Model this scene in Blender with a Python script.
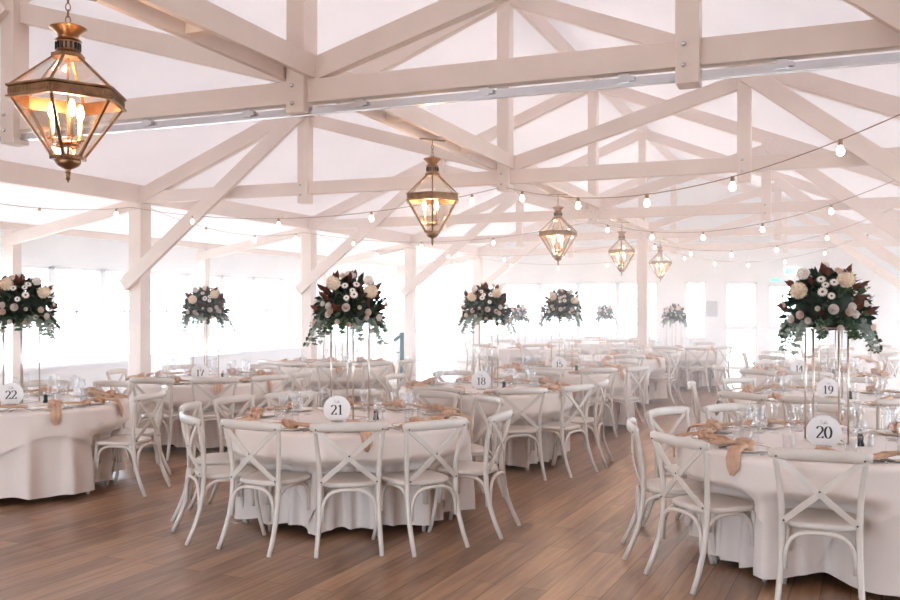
import bpy, bmesh, math, random
from mathutils import Vector, Matrix
PI = math.pi
scn = bpy.context.scene
COL = scn.collection
for o in list(bpy.data.objects):
    bpy.data.objects.remove(o, do_unlink=True)

# ------------------------------------------------------------------ camera
YAW = 0.3809
F_PX, HOR, CH = 915.0, 307.0, 1.65
cd = bpy.data.cameras.new('camera')
cam = bpy.data.objects.new('camera', cd); COL.objects.link(cam)
cam.location = (0, 0, CH); cam.rotation_euler = (PI/2, 0, YAW)
cd.sensor_width = 36; cd.lens = 36*F_PX/900; cd.shift_y = (HOR-300)/900
cd.clip_start = 0.05; cd.clip_end = 300
scn.camera = cam

# ------------------------------------------------------------------ exposure, world, daylight
scn.view_settings.view_transform = 'Standard'
scn.view_settings.look = 'None'
scn.view_settings.gamma = 1
scn.view_settings.use_curve_mapping = False
scn.view_settings.exposure = 1.84
w = bpy.data.worlds.new('sky'); scn.world = w; w.use_nodes = True
nt = w.node_tree; bg = nt.nodes['Background']
tc = nt.nodes.new('ShaderNodeTexCoord'); sx = nt.nodes.new('ShaderNodeSeparateXYZ')
rp = nt.nodes.new('ShaderNodeValToRGB')
rp.color_ramp.elements[0].position = 0.42; rp.color_ramp.elements[0].color = (0.72, 0.72, 0.70, 1)
rp.color_ramp.elements[1].position = 0.75; rp.color_ramp.elements[1].color = (0.80, 0.90, 1.0, 1)
e = rp.color_ramp.elements.new(0.52); e.color = (0.74, 0.87, 1.0, 1)
mm = nt.nodes.new('ShaderNodeMath'); mm.operation = 'MULTIPLY_ADD'; mm.inputs[1].default_value = 0.5; mm.inputs[2].default_value = 0.5
nt.links.new(tc.outputs['Generated'], sx.inputs[0]); nt.links.new(sx.outputs['Z'], mm.inputs[0])
nt.links.new(mm.outputs[0], rp.inputs[0]); nt.links.new(rp.outputs[0], bg.inputs[0])
WORLD = 4.1
bg.inputs[1].default_value = WORLD

def portal(loc, rot, sx_, sy_):
    l = bpy.data.lights.new('window_daylight', 'AREA'); l.shape = 'RECTANGLE'; l.size = sx_; l.size_y = sy_
    l.cycles.is_portal = True
    o = bpy.data.objects.new('window_daylight', l); COL.objects.link(o); o.location = loc; o.rotation_euler = rot
    return o
# portals guide sky sampling through the wall openings (they give off nothing themselves)
XL, XR, YB, YF = -12.0, 4.92, -4.0, 25.6
RX = -3.54
portal((XL-0.12, 15.2, 1.5), (0, -PI/2, 0), 1.75, 20.6)
portal((XR+0.12, 15.2, 1.5), (0, PI/2, 0), 1.75, 20.6)
portal((-6.8, YF+0.14, 1.4), (-PI/2, 0, 0), 10.5, 2.6)
portal((0.0, YF+0.14, 1.3), (-PI/2, 0, 0), 5, 2.4)

portal((-3.6, YB-0.2, 1.1), (PI/2, 0, 0), 7.6, 2.2)  # portal for the added doors behind the viewer
cy = scn.cycles
cy.use_denoising = True
try: cy.denoiser = 'OPENIMAGEDENOISE'
except Exception: pass
cy.max_bounces = 10; cy.diffuse_bounces = 6; cy.glossy_bounces = 3; cy.transmission_bounces = 6
cy.transparent_max_bounces = 24; cy.sample_clamp_indirect = 6; cy.caustics_reflective = False; cy.caustics_refractive = False
cy.volume_bounces = 2

# ------------------------------------------------------------------ materials
def mat(name, col, rough=0.5, metal=0.0, bump=0.0, bscale=40, var=0.0, vscale=3, emit=None, es=0, spec=0.5, sheen=0, trans=0):
    m = bpy.data.materials.new(name); m.use_nodes = True
    n = m.node_tree; b = n.nodes['Principled BSDF']
    b.inputs['Base Color'].default_value = (*col, 1); b.inputs['Roughness'].default_value = rough
    b.inputs['Metallic'].default_value = metal; b.inputs['Specular IOR Level'].default_value = spec
    if sheen: b.inputs['Sheen Weight'].default_value = sheen
    if emit:
        b.inputs['Emission Color'].default_value = (*emit, 1); b.inputs['Emission Strength'].default_value = es
    t = n.nodes.new('ShaderNodeTexCoord')
    if var:
        nz = n.nodes.new('ShaderNodeTexNoise'); nz.inputs['Scale'].default_value = vscale; nz.inputs['Detail'].default_value = 4
        n.links.new(t.outputs['Object'], nz.inputs['Vector'])
        r = n.nodes.new('ShaderNodeValToRGB')
        r.color_ramp.elements[0].position = .3; r.color_ramp.elements[1].position = .7
        r.color_ramp.elements[0].color = (*[max(0, c*(1-var)) for c in col], 1)
        r.color_ramp.elements[1].color = (*[min(1, c*(1+var*.6)) for c in col], 1)
        n.links.new(nz.outputs[0], r.inputs[0]); n.links.new(r.outputs[0], b.inputs['Base Color'])
    if bump:
        nz = n.nodes.new('ShaderNodeTexNoise'); nz.inputs['Scale'].default_value = bscale
        n.links.new(t.outputs['Object'], nz.inputs['Vector'])
        bp = n.nodes.new('ShaderNodeBump'); bp.inputs['Strength'].default_value = bump; bp.inputs['Distance'].default_value = 0.01
        n.links.new(nz.outputs[0], bp.inputs['Height']); n.links.new(bp.outputs[0], b.inputs['Normal'])
    if trans:
        tb = n.nodes.new('ShaderNodeBsdfTranslucent'); tb.inputs[0].default_value = (*col, 1)
        mx = n.nodes.new('ShaderNodeMixShader'); mx.inputs[0].default_value = trans
        out = n.nodes['Material Output']
        n.links.new(b.outputs[0], mx.inputs[1]); n.links.new(tb.outputs[0], mx.inputs[2]); n.links.new(mx.outputs[0], out.inputs[0])
    return m
def glass_mat(name, tint=(1, 1, 1), lo=0.05, hi=0.6, rough=0.02):
    m = bpy.data.materials.new(name); m.use_nodes = True
    n = m.node_tree; n.nodes.remove(n.nodes['Principled BSDF']); out = n.nodes['Material Output']
    tr = n.nodes.new('ShaderNodeBsdfTransparent'); tr.inputs[0].default_value = (*tint, 1)
    gl = n.nodes.new('ShaderNodeBsdfGlossy'); gl.inputs['Roughness'].default_value = rough
    lw = n.nodes.new('ShaderNodeLayerWeight'); lw.inputs[0].default_value = 0.25
    mr = n.nodes.new('ShaderNodeMapRange'); mr.inputs[3].default_value = lo; mr.inputs[4].default_value = hi
    mx = n.nodes.new('ShaderNodeMixShader')
    n.links.new(lw.outputs['Facing'], mr.inputs[0]); n.links.new(mr.outputs[0], mx.inputs[0])
    n.links.new(tr.outputs[0], mx.inputs[1]); n.links.new(gl.outputs[0], mx.inputs[2]); n.links.new(mx.outputs[0], out.inputs[0])
    return m
def floor_mat():
    m = bpy.data.materials.new('oak_planks'); m.use_nodes = True
    n = m.node_tree; b = n.nodes['Principled BSDF']; L = n.links.new
    t = n.nodes.new('ShaderNodeTexCoord'); mp = n.nodes.new('ShaderNodeMapping')
    mp.inputs['Rotation'].default_value = (0, 0, PI/2 + 0.06)
    L(t.outputs['Object'], mp.inputs[0])
    br = n.nodes.new('ShaderNodeTexBrick'); br.offset = 0.37; br.inputs['Scale'].default_value = 1
    br.inputs['Brick Width'].default_value = 1.5; br.inputs['Row Height'].default_value = 0.16
    br.inputs['Mortar Size'].default_value = 0.003; br.inputs['Mortar Smooth'].default_value = 0.3
    br.inputs['Color1'].default_value = (0.0, 0.0, 0.0, 1); br.inputs['Color2'].default_value = (1, 1, 1, 1)
    br.inputs['Mortar'].default_value = (0.3, 0.3, 0.3, 1); br.inputs['Bias'].default_value = 0
    L(mp.outputs[0], br.inputs['Vector'])
    mp2 = n.nodes.new('ShaderNodeMapping'); mp2.inputs['Scale'].default_value = (1.2, 14, 1)
    L(mp.outputs[0], mp2.inputs[0])
    nz = n.nodes.new('ShaderNodeTexNoise'); nz.inputs['Scale'].default_value = 1.6; nz.inputs['Detail'].default_value = 6; nz.inputs['Distortion'].default_value = 0.8
    L(mp2.outputs[0], nz.inputs['Vector'])
    nz2 = n.nodes.new('ShaderNodeTexNoise'); nz2.inputs['Scale'].default_value = 1.3; nz2.inputs['Detail'].default_value = 3
    L(mp.outputs[0], nz2.inputs['Vector'])
    a = n.nodes.new('ShaderNodeMath'); a.operation = 'MULTIPLY'; a.inputs[1].default_value = 0.30; L(br.outputs['Color'], a.inputs[0])
    a2 = n.nodes.new('ShaderNodeMath'); a2.operation = 'MULTIPLY_ADD'; a2.inputs[1].default_value = 0.75; L(nz.outputs[0], a2.inputs[0]); L(a.outputs[0], a2.inputs[2])
    a3 = n.nodes.new('ShaderNodeMath'); a3.operation = 'MULTIPLY_ADD'; a3.inputs[1].default_value = 0.35; L(nz2.outputs[0], a3.inputs[0]); L(a2.outputs[0], a3.inputs[2])
    r = n.nodes.new('ShaderNodeValToRGB'); L(a3.outputs[0], r.inputs[0])
    r.color_ramp.elements[0].position = .38; r.color_ramp.elements[0].color = (0.115, 0.053, 0.027, 1)
    r.color_ramp.elements[1].position = .95; r.color_ramp.elements[1].color = (0.45, 0.255, 0.145, 1)
    mixc = n.nodes.new('ShaderNodeMix'); mixc.data_type = 'RGBA'; mixc.inputs[7].default_value = (0.06, 0.03, 0.018, 1)
    L(br.outputs['Fac'], mixc.inputs[0]); L(r.outputs[0], mixc.inputs[6]); L(mixc.outputs[2], b.inputs['Base Color'])
    rr = n.nodes.new('ShaderNodeMapRange'); rr.inputs[3].default_value = 0.28; rr.inputs[4].default_value = 0.35
    L(nz2.outputs[0], rr.inputs[0]); L(rr.outputs[0], b.inputs['Roughness'])
    bp = n.nodes.new('ShaderNodeBump'); bp.inputs['Strength'].default_value = 0.02; bp.inputs['Distance'].default_value = 0.01
    L(a2.outputs[0], bp.inputs['Height']); L(bp.outputs[0], b.inputs['Normal'])
    b.inputs['Specular IOR Level'].default_value = 0.65
    return m
def board_mat(name, col, pitch=0.15, axis='X', rough=.6):
    # painted boards: a fine groove every `pitch` metres
    m = mat(name, col, rough, bump=0, var=0.05, vscale=1.2)
    n = m.node_tree; b = n.nodes['Principled BSDF']; L = n.links.new
    t = n.nodes.new('ShaderNodeTexCoord'); s = n.nodes.new('ShaderNodeSeparateXYZ'); L(t.outputs['Object'], s.inputs[0])
    d = n.nodes.new('ShaderNodeMath'); d.operation = 'PINGPONG'; d.inputs[1].default_value = pitch/2; L(s.outputs[axis], d.inputs[0])
    g = n.nodes.new('ShaderNodeMath'); g.operation = 'GREATER_THAN'; g.inputs[1].default_value = 0.004; L(d.outputs[0], g.inputs[0])
    bp = n.nodes.new('ShaderNodeBump'); bp.inputs['Strength'].default_value = 0.35; bp.inputs['Distance'].default_value = 0.006
    L(g.outputs[0], bp.inputs['Height']); L(bp.outputs[0], b.inputs['Normal'])
    return m
M = dict(
    floor=floor_mat(),
    wall=board_mat('white_painted_boards', (0.87, 0.875, 0.885), 0.18, 'Y'),
    wall_end=board_mat('white_end_boards', (0.87, 0.875, 0.885), 0.18, 'X'),
    ceil=mat('skylit_ceiling_sheet', (0.87, 0.83, 0.83), 0.7, bump=0.25, bscale=5, var=0.04, vscale=1.1, trans=0.155),  # ceiling translucency added so sky light brightens the room from above
    timber=mat('white_painted_timber', (0.79, 0.655, 0.58), 0.5, bump=0.12, bscale=30, var=0.05, vscale=2.5),
    frame=mat('white_window_frame', (0.88, 0.885, 0.895), 0.45),
    chair=mat('white_painted_beech', (0.69, 0.615, 0.55), 0.38, var=0.05, vscale=9),
    bolt=mat('dark_bolt', (0.06, 0.05, 0.045), 0.4, 0.6),
    cloth=mat('ivory_linen', (0.79, 0.69, 0.63), 0.85, bump=0.08, bscale=350, sheen=0.15),
    overlay=mat('ivory_satin', (0.81, 0.71, 0.65), 0.7, bump=0.06, bscale=300, sheen=0.2),
    black=mat('black_steel', (0.02, 0.02, 0.022), 0.4, 0.3),
    ply=mat('plywood_top', (0.45, 0.33, 0.2), 0.6),
    napkin=mat('peach_muslin', (0.74, 0.48, 0.33), 0.9, bump=0.5, bscale=160, var=0.15, vscale=18, trans=0.15),
    plate=mat('white_china', (0.86, 0.84, 0.82), 0.15),
    rim=mat('gold_rim', (0.75, 0.5, 0.25), 0.25, 1.0),
    steel=mat('polished_steel', (0.62, 0.60, 0.58), 0.2, 1.0),
    rod=mat('champagne_metal', (0.62, 0.52, 0.45), 0.30, 1.0),
    brass=mat('aged_brass', (0.34, 0.20, 0.11), 0.36, 1.0, var=0.35, vscale=14),
    brass_light=mat('copper_cap', (0.50, 0.28, 0.15), 0.28, 1.0, var=0.25, vscale=10),
    glass=glass_mat('drinking_glass', (0.985, 0.985, 0.985), 0.03, 0.5),
    pane=glass_mat('window_glass', (0.97, 0.99, 1.0), 0.01, 0.25),
    lpane=glass_mat('lantern_glass', (0.97, 0.96, 0.94), 0.04, 0.30),
    card=mat('white_card', (0.88, 0.85, 0.84), 0.6),
    ink=mat('black_ink', (0.012, 0.012, 0.014), 0.6),
    inkgrey=mat('grey_ink', (0.30, 0.29, 0.28), 0.6),
    leaf=mat('dark_green_leaf', (0.026, 0.046, 0.030), 0.75, var=0.5, vscale=20, trans=0.12),
    leaf2=mat('mid_green_leaf', (0.075, 0.12, 0.065), 0.7, var=0.4, vscale=20, trans=0.15),
    euca=mat('eucalyptus_leaf', (0.33, 0.39, 0.33), 0.7, var=0.35, vscale=15, trans=0.15),
    red=mat('magnolia_underside', (0.13, 0.038, 0.024), 0.5, var=0.4, vscale=12, trans=0.1),
    stem=mat('green_stem', (0.05, 0.08, 0.04), 0.6),
    cream=mat('cream_petal', (0.92, 0.78, 0.62), 0.7, trans=0.12),
    white=mat('white_petal', (0.94, 0.87, 0.82), 0.7, trans=0.12),
    blush=mat('blush_petal', (0.92, 0.76, 0.68), 0.7, trans=0.12),
    yolk=mat('flower_eye', (0.14, 0.11, 0.05), 0.7),
    socket=mat('brown_socket', (0.30, 0.18, 0.12), 0.5),
    wire=mat('tan_cable', (0.38, 0.27, 0.21), 0.6),
    bulb=mat('lit_frosted_bulb', (0.9, 0.85, 0.8), 0.2, emit=(1.0, 0.86, 0.70), es=3.2),
    flame=mat('lit_candle_bulb', (0.9, 0.8, 0.6), 0.2, emit=(1.0, 0.66, 0.36), es=11.0),
    candle=mat('ivory_candle_tube', (0.80, 0.62, 0.42), 0.5),
    chrome=mat('aluminium_track', (0.66, 0.66, 0.68), 0.25, 0.9),
    exitg=mat('exit_green', (0.02, 0.42, 0.26), 0.5, emit=(0.05, 0.75, 0.5), es=0.6),
    exitw=mat('exit_white', (0.8, 0.9, 0.9), 0.5, emit=(0.8, 1, 0.95), es=0.5),
    teal=mat('dark_teal_paint', (0.010, 0.13, 0.135), 0.5),
    grey=mat('grey_board', (0.52, 0.52, 0.55), 0.7),
    ground=mat('pale_courtyard', (0.62, 0.60, 0.55), 0.9, var=0.15, vscale=0.4),
)

# ------------------------------------------------------------------ mesh helpers
def bx(bm, c, s, rot=None):
    r = bmesh.ops.create_cube(bm, size=1)
    m = Matrix.Translation(c) @ (rot.to_4x4() if rot else Matrix.Identity(4)) @ Matrix.Diagonal((*s, 1))
    bmesh.ops.transform(bm, matrix=m, verts=r['verts']); return r['verts']
def bar(bm, a, b, wd, dp, up=Vector((0, 0, 1))):
    """rectangular timber from a to b; wd = size across `up`, dp = size along `up`"""
    a, b = Vector(a), Vector(b); d = b-a; y = d.normalized()
    x = y.cross(up)
    if x.length < 1e-4: x = y.cross(Vector((0, 1, 0)))
    x.normalize(); z = x.cross(y)
    rot = Matrix((x, y, z)).transposed()
    return bx(bm, (a+b)/2, (wd, d.length, dp), rot)
def tube(bm, pts, rad, n=8, cap=True, flat=1.0):
    pts = [Vector(p) for p in pts]
    if not hasattr(rad, '__len__'): rad = [rad]*len(pts)
    rings = []; ref = None
    for i, p in enumerate(pts):
        t = (pts[min(i+1, len(pts)-1)]-pts[max(i-1, 0)]).normalized()
        if ref is None:
            ref = Vector((0, 1, 0)) if abs(t.y) < .9 else Vector((1, 0, 0))
        x = t.cross(ref); 
        if x.length < 1e-4: x = t.cross(Vector((0, 0, 1)))
        x.normalize(); y = x.cross(t).normalized(); ref = y
        rings.append([bm.verts.new(p + (x*math.cos(2*PI*k/n) + y*math.sin(2*PI*k/n)*flat)*rad[i]) for k in range(n)])
    for r0, r1 in zip(rings, rings[1:]):
        for k in range(n):
            bm.faces.new((r0[k], r0[(k+1) % n], r1[(k+1) % n], r1[k]))
    if cap:
        bm.faces.new(list(reversed(rings[0]))); bm.faces.new(rings[-1])
def lathe(bm, prof, n=20, c=(0, 0, 0), cap=False):
    c = Vector(c); rings = []
    for r, z in prof:
        if r < 1e-5: rings.append([bm.verts.new(c+Vector((0, 0, z)))])
        else: rings.append([bm.verts.new(c+Vector((r*math.cos(2*PI*k/n), r*math.sin(2*PI*k/n), z))) for k in range(n)])
    for a, b in zip(rings, rings[1:]):
        for k in range(n):
            j = (k+1) % n
            if len(a) == 1 and len(b) == 1: continue
            if len(a) == 1: bm.faces.new((a[0], b[j], b[k]))
            elif len(b) == 1: bm.faces.new((a[k], a[j], b[0]))
            else: bm.faces.new((a[k], a[j], b[j], b[k]))
def sphere(bm, c, r, n=12, m=8, sc=(1, 1, 1)):
    v = bmesh.ops.create_uvsphere(bm, u_segments=n, v_segments=m, radius=r)['verts']
    bmesh.ops.transform(bm, matrix=Matrix.Translation(c) @ Matrix.Diagonal((*sc, 1)), verts=v)
def mesh_of(name, bm, m, smooth=True):
    bmesh.ops.recalc_face_normals(bm, faces=bm.faces)
    me = bpy.data.meshes.new(name); bm.to_mesh(me); bm.free()
    me.materials.append(m)
    if smooth:
        me.polygons.foreach_set('use_smooth', [True]*len(me.polygons))
    return me
def obj(name, bm, m, parent=None, smooth=True, bevel=0, edge=None):
    me = bm if isinstance(bm, bpy.types.Mesh) else mesh_of(name, bm, m, smooth)
    o = bpy.data.objects.new(name, me); COL.objects.link(o)
    if parent is not None: o.parent = parent
    if bevel:
        b = o.modifiers.new('bevel', 'BEVEL'); b.width = bevel; b.segments = 2; b.limit_method = 'ANGLE'
    if smooth and edge:
        e_ = o.modifiers.new('split', 'EDGE_SPLIT'); e_.split_angle = edge
    return o
def tag(o, label, cat, group=None, kind=None):
    o['label'] = label; o['category'] = cat
    if group: o['group'] = group
    if kind: o['kind'] = kind
    return o
def thing(name, label, cat, loc=(0, 0, 0), rz=0, group=None, kind=None):
    o = bpy.data.objects.new(name, None); COL.objects.link(o); o.empty_display_size = .1
    o.location = loc; o.rotation_euler = (0, 0, rz)
    return tag(o, label, cat, group, kind)
KIDS = {}
def kids(o):
    if o.name not in KIDS: KIDS[o.name] = list(o.children)
    return KIDS[o.name]
def dup(src, parent=None, loc=None, rz=None, label=None, group=None, scale=None, skip=None):
    c = src.copy(); COL.objects.link(c)
    if parent is not None: c.parent = parent
    if loc is not None: c.location = loc
    if rz is not None: c.rotation_euler = (0, 0, rz)
    if scale is not None: c.scale = (scale,)*3
    if label: c['label'] = label
    if group: c['group'] = group
    for k in kids(src):
        if not (skip and k.name.startswith(skip)): dup(k, c)
    return c
_s, _c = math.sin(YAW), math.cos(YAW)
def at(px, py, Z):
    """point of the room at height Z seen along a given sight line of the photograph (survey helper)"""
    z = (Z-CH)/(HOR-py)*F_PX; u = (px-450)/F_PX*z
    return Vector((-_s*z+_c*u, _c*z+_s*u, Z))
def pxof(p):
    z = -p[0]*_s+p[1]*_c; return 450+F_PX*(p[0]*_c+p[1]*_s)/max(z, .1)
ORD = ['first', 'second', 'third', 'fourth', 'fifth', 'sixth', 'seventh', 'eighth', 'ninth', 'tenth', 'eleventh', 'twelfth',
       'thirteenth', 'fourteenth', 'fifteenth', 'sixteenth', 'seventeenth', 'eighteenth', 'nineteenth', 'twentieth', 'twenty-first', 'twenty-second']

# ------------------------------------------------------------------ room shell
def struct(name, bm, m, label, cat, **k):
    return tag(obj(name, bm, m, **k), label, cat, kind='structure')
bm = bmesh.new(); bx(bm, ((XL+XR)/2, (YB+YF)/2, -0.05), (XR-XL+.4, YF-YB+.4, 0.1))
struct('floor', bm, M['floor'], 'brown oak plank floor with a soft sheen', 'floor', smooth=False)
bm = bmesh.new(); bx(bm, (0, 20, -0.16), (160, 160, 0.1))
struct('ground', bm, M['ground'], 'pale courtyard ground outside the windows', 'ground', smooth=False)
RSL = 0.415; RZ0 = 5.72
def roof_z(x): return RZ0 - RSL*abs(x-RX)
XE = 5.75
def slab(name, x0, z0, x1, z1, label):
    bm = bmesh.new(); t = .08
    v = [bm.verts.new(p) for p in ((x0, YB-.2, z0), (x1, YB-.2, z1), (x1, YF+.3, z1), (x0, YF+.3, z0),
                                   (x0, YB-.2, z0+t), (x1, YB-.2, z1+t), (x1, YF+.3, z1+t), (x0, YF+.3, z0+t))]
    for f in ((0, 1, 2, 3), (4, 5, 6, 7), (0, 1, 5, 4), (1, 2, 6, 5), (2, 3, 7, 6), (3, 0, 4, 7)): bm.faces.new([v[i] for i in f])
    return struct(name, bm, M['ceil'], label, 'ceiling', smooth=False)
slab('ceiling', RX, RZ0, RX-XE, roof_z(RX-XE), 'white pitched ceiling, slope on the window side left of the ridge')
slab('ceiling', RX, RZ0, RX+XE, roof_z(RX+XE), 'white pitched ceiling, slope to the right of the ridge')
slab('ceiling', RX-XE+.02, roof_z(RX-XE)-.03, XL-.3, 2.83, 'low sloping white ceiling of the left aisle by the windows')
slab('ceiling', RX+XE-.02, roof_z(RX+XE)-.03, XR+.3, 2.83, 'low sloping white ceiling of the right aisle')
SILL, HEAD = 0.66, 2.36
bm = bmesh.new(); bx(bm, (XL-.06, (YB+YF)/2, SILL/2), (.12, YF-YB, SILL)); bx(bm, (XL-.06, (YB+YF)/2, (HEAD+2.9)/2), (.12, YF-YB, 2.9-HEAD))
struct('wall_left', bm, M['wall'], 'white boarded wall below and above the long left window band', 'wall', smooth=False)
bm = bmesh.new(); bx(bm, (XR+.06, (YB+YF)/2, SILL/2), (.12, YF-YB, SILL)); bx(bm, (XR+.06, (YB+YF)/2, (HEAD+2.9)/2), (.12, YF-YB, 2.9-HEAD))
struct('wall_right', bm, M['wall'], 'white boarded wall below and above the right window band', 'wall', smooth=False)
# end wall with openings: (x0,x1,z0,z1)
OPEN = [(-11.7, -9.95, 0.0, 2.36), (-9.7, -4.05, SILL+.1, 2.36), (-3.35, -2.75, SILL+.1, 2.36), (-2.3, -1.45, 0, 2.32), (-1.2, 0.35, 0, 2.26), (2.6, 4.4, SILL+.1, 2.3)]
bm = bmesh.new()
xs = [XL-.12]
for a in OPEN: xs += [a[0], a[1]]
xs.append(XR+.12)
for i in range(0, len(xs), 2): bx(bm, ((xs[i]+xs[i+1])/2, YF+.06, 1.45), (xs[i+1]-xs[i], .12, 2.9))
for (x0, x1, z0, z1) in OPEN:
    bx(bm, ((x0+x1)/2, YF+.06, (z1+2.9)/2), (x1-x0, .12, 2.9-z1))
    if z0 > 0: bx(bm, ((x0+x1)/2, YF+.06, z0/2), (x1-x0, .12, z0))
def gable(bm, y):
    t = .12; P = [(XL-.12, 2.9), (RX-XE, roof_z(RX-XE)+.02), (RX, RZ0+.02), (RX+XE, roof_z(RX+XE)+.02), (XR+.12, 2.9)]
    a = [bm.verts.new((x, y, z)) for x, z in P]; b = [bm.verts.new((x, y+t, z)) for x, z in P]
    bm.faces.new(a); bm.faces.new(list(reversed(b)))
    for i in range(5): bm.faces.new((a[i], a[(i+1) % 5], b[(i+1) % 5], b[i]))
gable(bm, YF)
struct('wall_end', bm, M['wall_end'], 'white boarded end wall with windows and glass doors', 'wall', smooth=False)
bm = bmesh.new(); D0, D1 = -7.4, 0.2  # unseen door opening added to let in light from behind the viewer
bx(bm, ((XL-.12+D0)/2, YB-.06, 1.45), (D0-XL+.12, .12, 2.9)); bx(bm, ((D1+XR+.12)/2, YB-.06, 1.45), (XR+.12-D1, .12, 2.9))
bx(bm, ((D0+D1)/2, YB-.06, (2.2+2.9)/2), (D1-D0, .12, .7)); gable(bm, YB-.12)
struct('wall_back', bm, M['wall_end'], 'white boarded wall behind the viewer', 'wall', smooth=False)

# window units ---------------------------------------------------------------
wn = [0]
def window(p0, axis, width, z0, z1, cols, label, midz=None, name='window', door=False, proto=None):
    """framed glazed unit; local x runs along the wall"""
    wn[0] += 1
    t = thing(f'{name}_{wn[0]}', label, name, p0, 0 if axis == 'x' else PI/2, kind='structure')
    fr = bmesh.new(); fw = .07; d = .11
    bx(fr, (fw/2, 0, (z0+z1)/2), (fw, d, z1-z0)); bx(fr, (width-fw/2, 0, (z0+z1)/2), (fw, d, z1-z0))
    bx(fr, (width/2, 0, z1-fw/2), (width, d, fw)); bx(fr, (width/2, 0, z0+fw/2), (width, d+(0 if door else .06), fw))
    obj('window_frame' if not door else 'door_frame', fr, M['frame'], t, smooth=False, bevel=.006)
    sb = bmesh.new(); iw = width-2*fw
    for k in range(1, cols): bx(sb, (fw+iw*k/cols, 0, (z0+z1)/2), (.04, .05, z1-z0-2*fw+.01))
    mz = midz or (z0+z1)/2
    bx(sb, (width/2, 0, mz), (iw+.01, .05, .04 if not door else .12))
    obj('glazing_bar', sb, M['frame'], t, smooth=False)
    pn = bmesh.new(); bx(pn, (width/2, 0.01, (z0+z1)/2), (iw, .006, z1-z0-2*fw))
    obj('pane', pn, M['pane'], t, smooth=False)
    return t
UW = 4.77/4
k = 0
for i in range(-2, 22):
    y0 = 5.89-4.77*2+ i*UW + 4.77
    if y0 < 4.0 or y0+UW > YF: continue
    k += 1
    window((XL-.05, y0, 0), 'y', UW, SILL, HEAD, 2, f'white framed two-light window in the left wall, {ORD[k-1]} from the viewer', midz=1.57)
k = 0
for i in range(-2, 22):
    y0 = 5.89-4.77*2+ i*UW + 4.77
    if y0 < 4.0 or y0+UW > YF: continue
    k += 1
    window((XR+.05, y0, 0), 'y', UW, SILL, HEAD, 2, f'white framed two-light window in the right wall, {ORD[k-1]} from the viewer', midz=1.57)
# blank boards close the band ends; near windows are omitted to darken the foreground
for X, nm in ((XL-.06, 'left'), (XR+.06, 'right')):
    bm = bmesh.new()
    ys = sorted([o.location.y for o in COL.objects if o.name.startswith('window_') and o.type == 'EMPTY' and abs(o.location.x-X) < .1])
    bx(bm, (X, (YB+ys[0])/2, (SILL+HEAD)/2), (.11, ys[0]-YB, HEAD-SILL)); bx(bm, (X, (YF+ys[-1]+UW)/2, (SILL+HEAD)/2), (.11, YF-ys[-1]-UW, HEAD-SILL))
    struct('trim_'+nm, bm, M['frame'], f'white corner boards and added unseen dimming boards closing the {nm} window band', 'trim', smooth=False)
n_end = 5
for i in range(n_end):
    ww = (9.7-4.05)/n_end
    window((-9.7+i*ww, YF+.05, 0), 'x', ww, SILL+.1, 2.36, 2, f'white framed window in the end wall, {ORD[i]} from the left of five', midz=1.6)
window((-3.35, YF+.05, 0), 'x', .6, SILL+.1, 2.36, 1, 'narrow white window in the end wall right of the ridge column', midz=1.6)
window((2.6, YF+.05, 0), 'x', 1.8, SILL+.1, 2.3, 3, 'white framed window at the right end of the end wall', midz=1.6)
wn[0] = 0
window((-11.7, YF+.05, 0), 'x', 1.75, 0, 2.36, 2, 'white glazed double door in the far left corner', midz=.9, name='door', door=True)
window((-2.3, YF+.05, 0), 'x', .85, 0, 2.32, 1, 'bright white glazed single door in the end wall', midz=1.1, name='door', door=True)
window((-1.2, YF+.05, 0), 'x', 1.55, 0, 2.26, 2, 'bright glazed double door under the green exit sign', midz=1.1, name='door', door=True)
for q in range(5):  # doors added out of view as frontal fill for chairs and flowers
    window((D0+q*(D1-D0)/5, YB-.06, 0), 'x', (D1-D0)/5, 0, 2.2, 2, f'added unseen glazed door for front fill light behind the viewer, {ORD[q]} from the left', midz=.5, name='door', door=True)
# sills and skirting
bm = bmesh.new(); bx(bm, (XL+.05, (YB+YF)/2, SILL-.02), (.12, YF-YB, .04)); bx(bm, (XL+.02, (YB+YF)/2, HEAD+.04), (.05, YF-YB, .10))
struct('trim_sill', bm, M['frame'], 'long white sill and head board of the left windows', 'trim', smooth=False)
bm = bmesh.new(); bx(bm, (XL+.012, (YB+YF)/2, .07), (.024, YF-YB, .14))
struct('baseboard_left', bm, M['frame'], 'white skirting under the left windows', 'baseboard', smooth=False)
bm = bmesh.new(); bx(bm, (-6.9, YF-.02, 2.46), (5.9, .05, .12)); bx(bm, (-6.9, YF-.03, SILL+.09), (5.9, .1, .04))
struct('trim_end', bm, M['frame'], 'white head board and sill around the end windows', 'trim', smooth=False)

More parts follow.
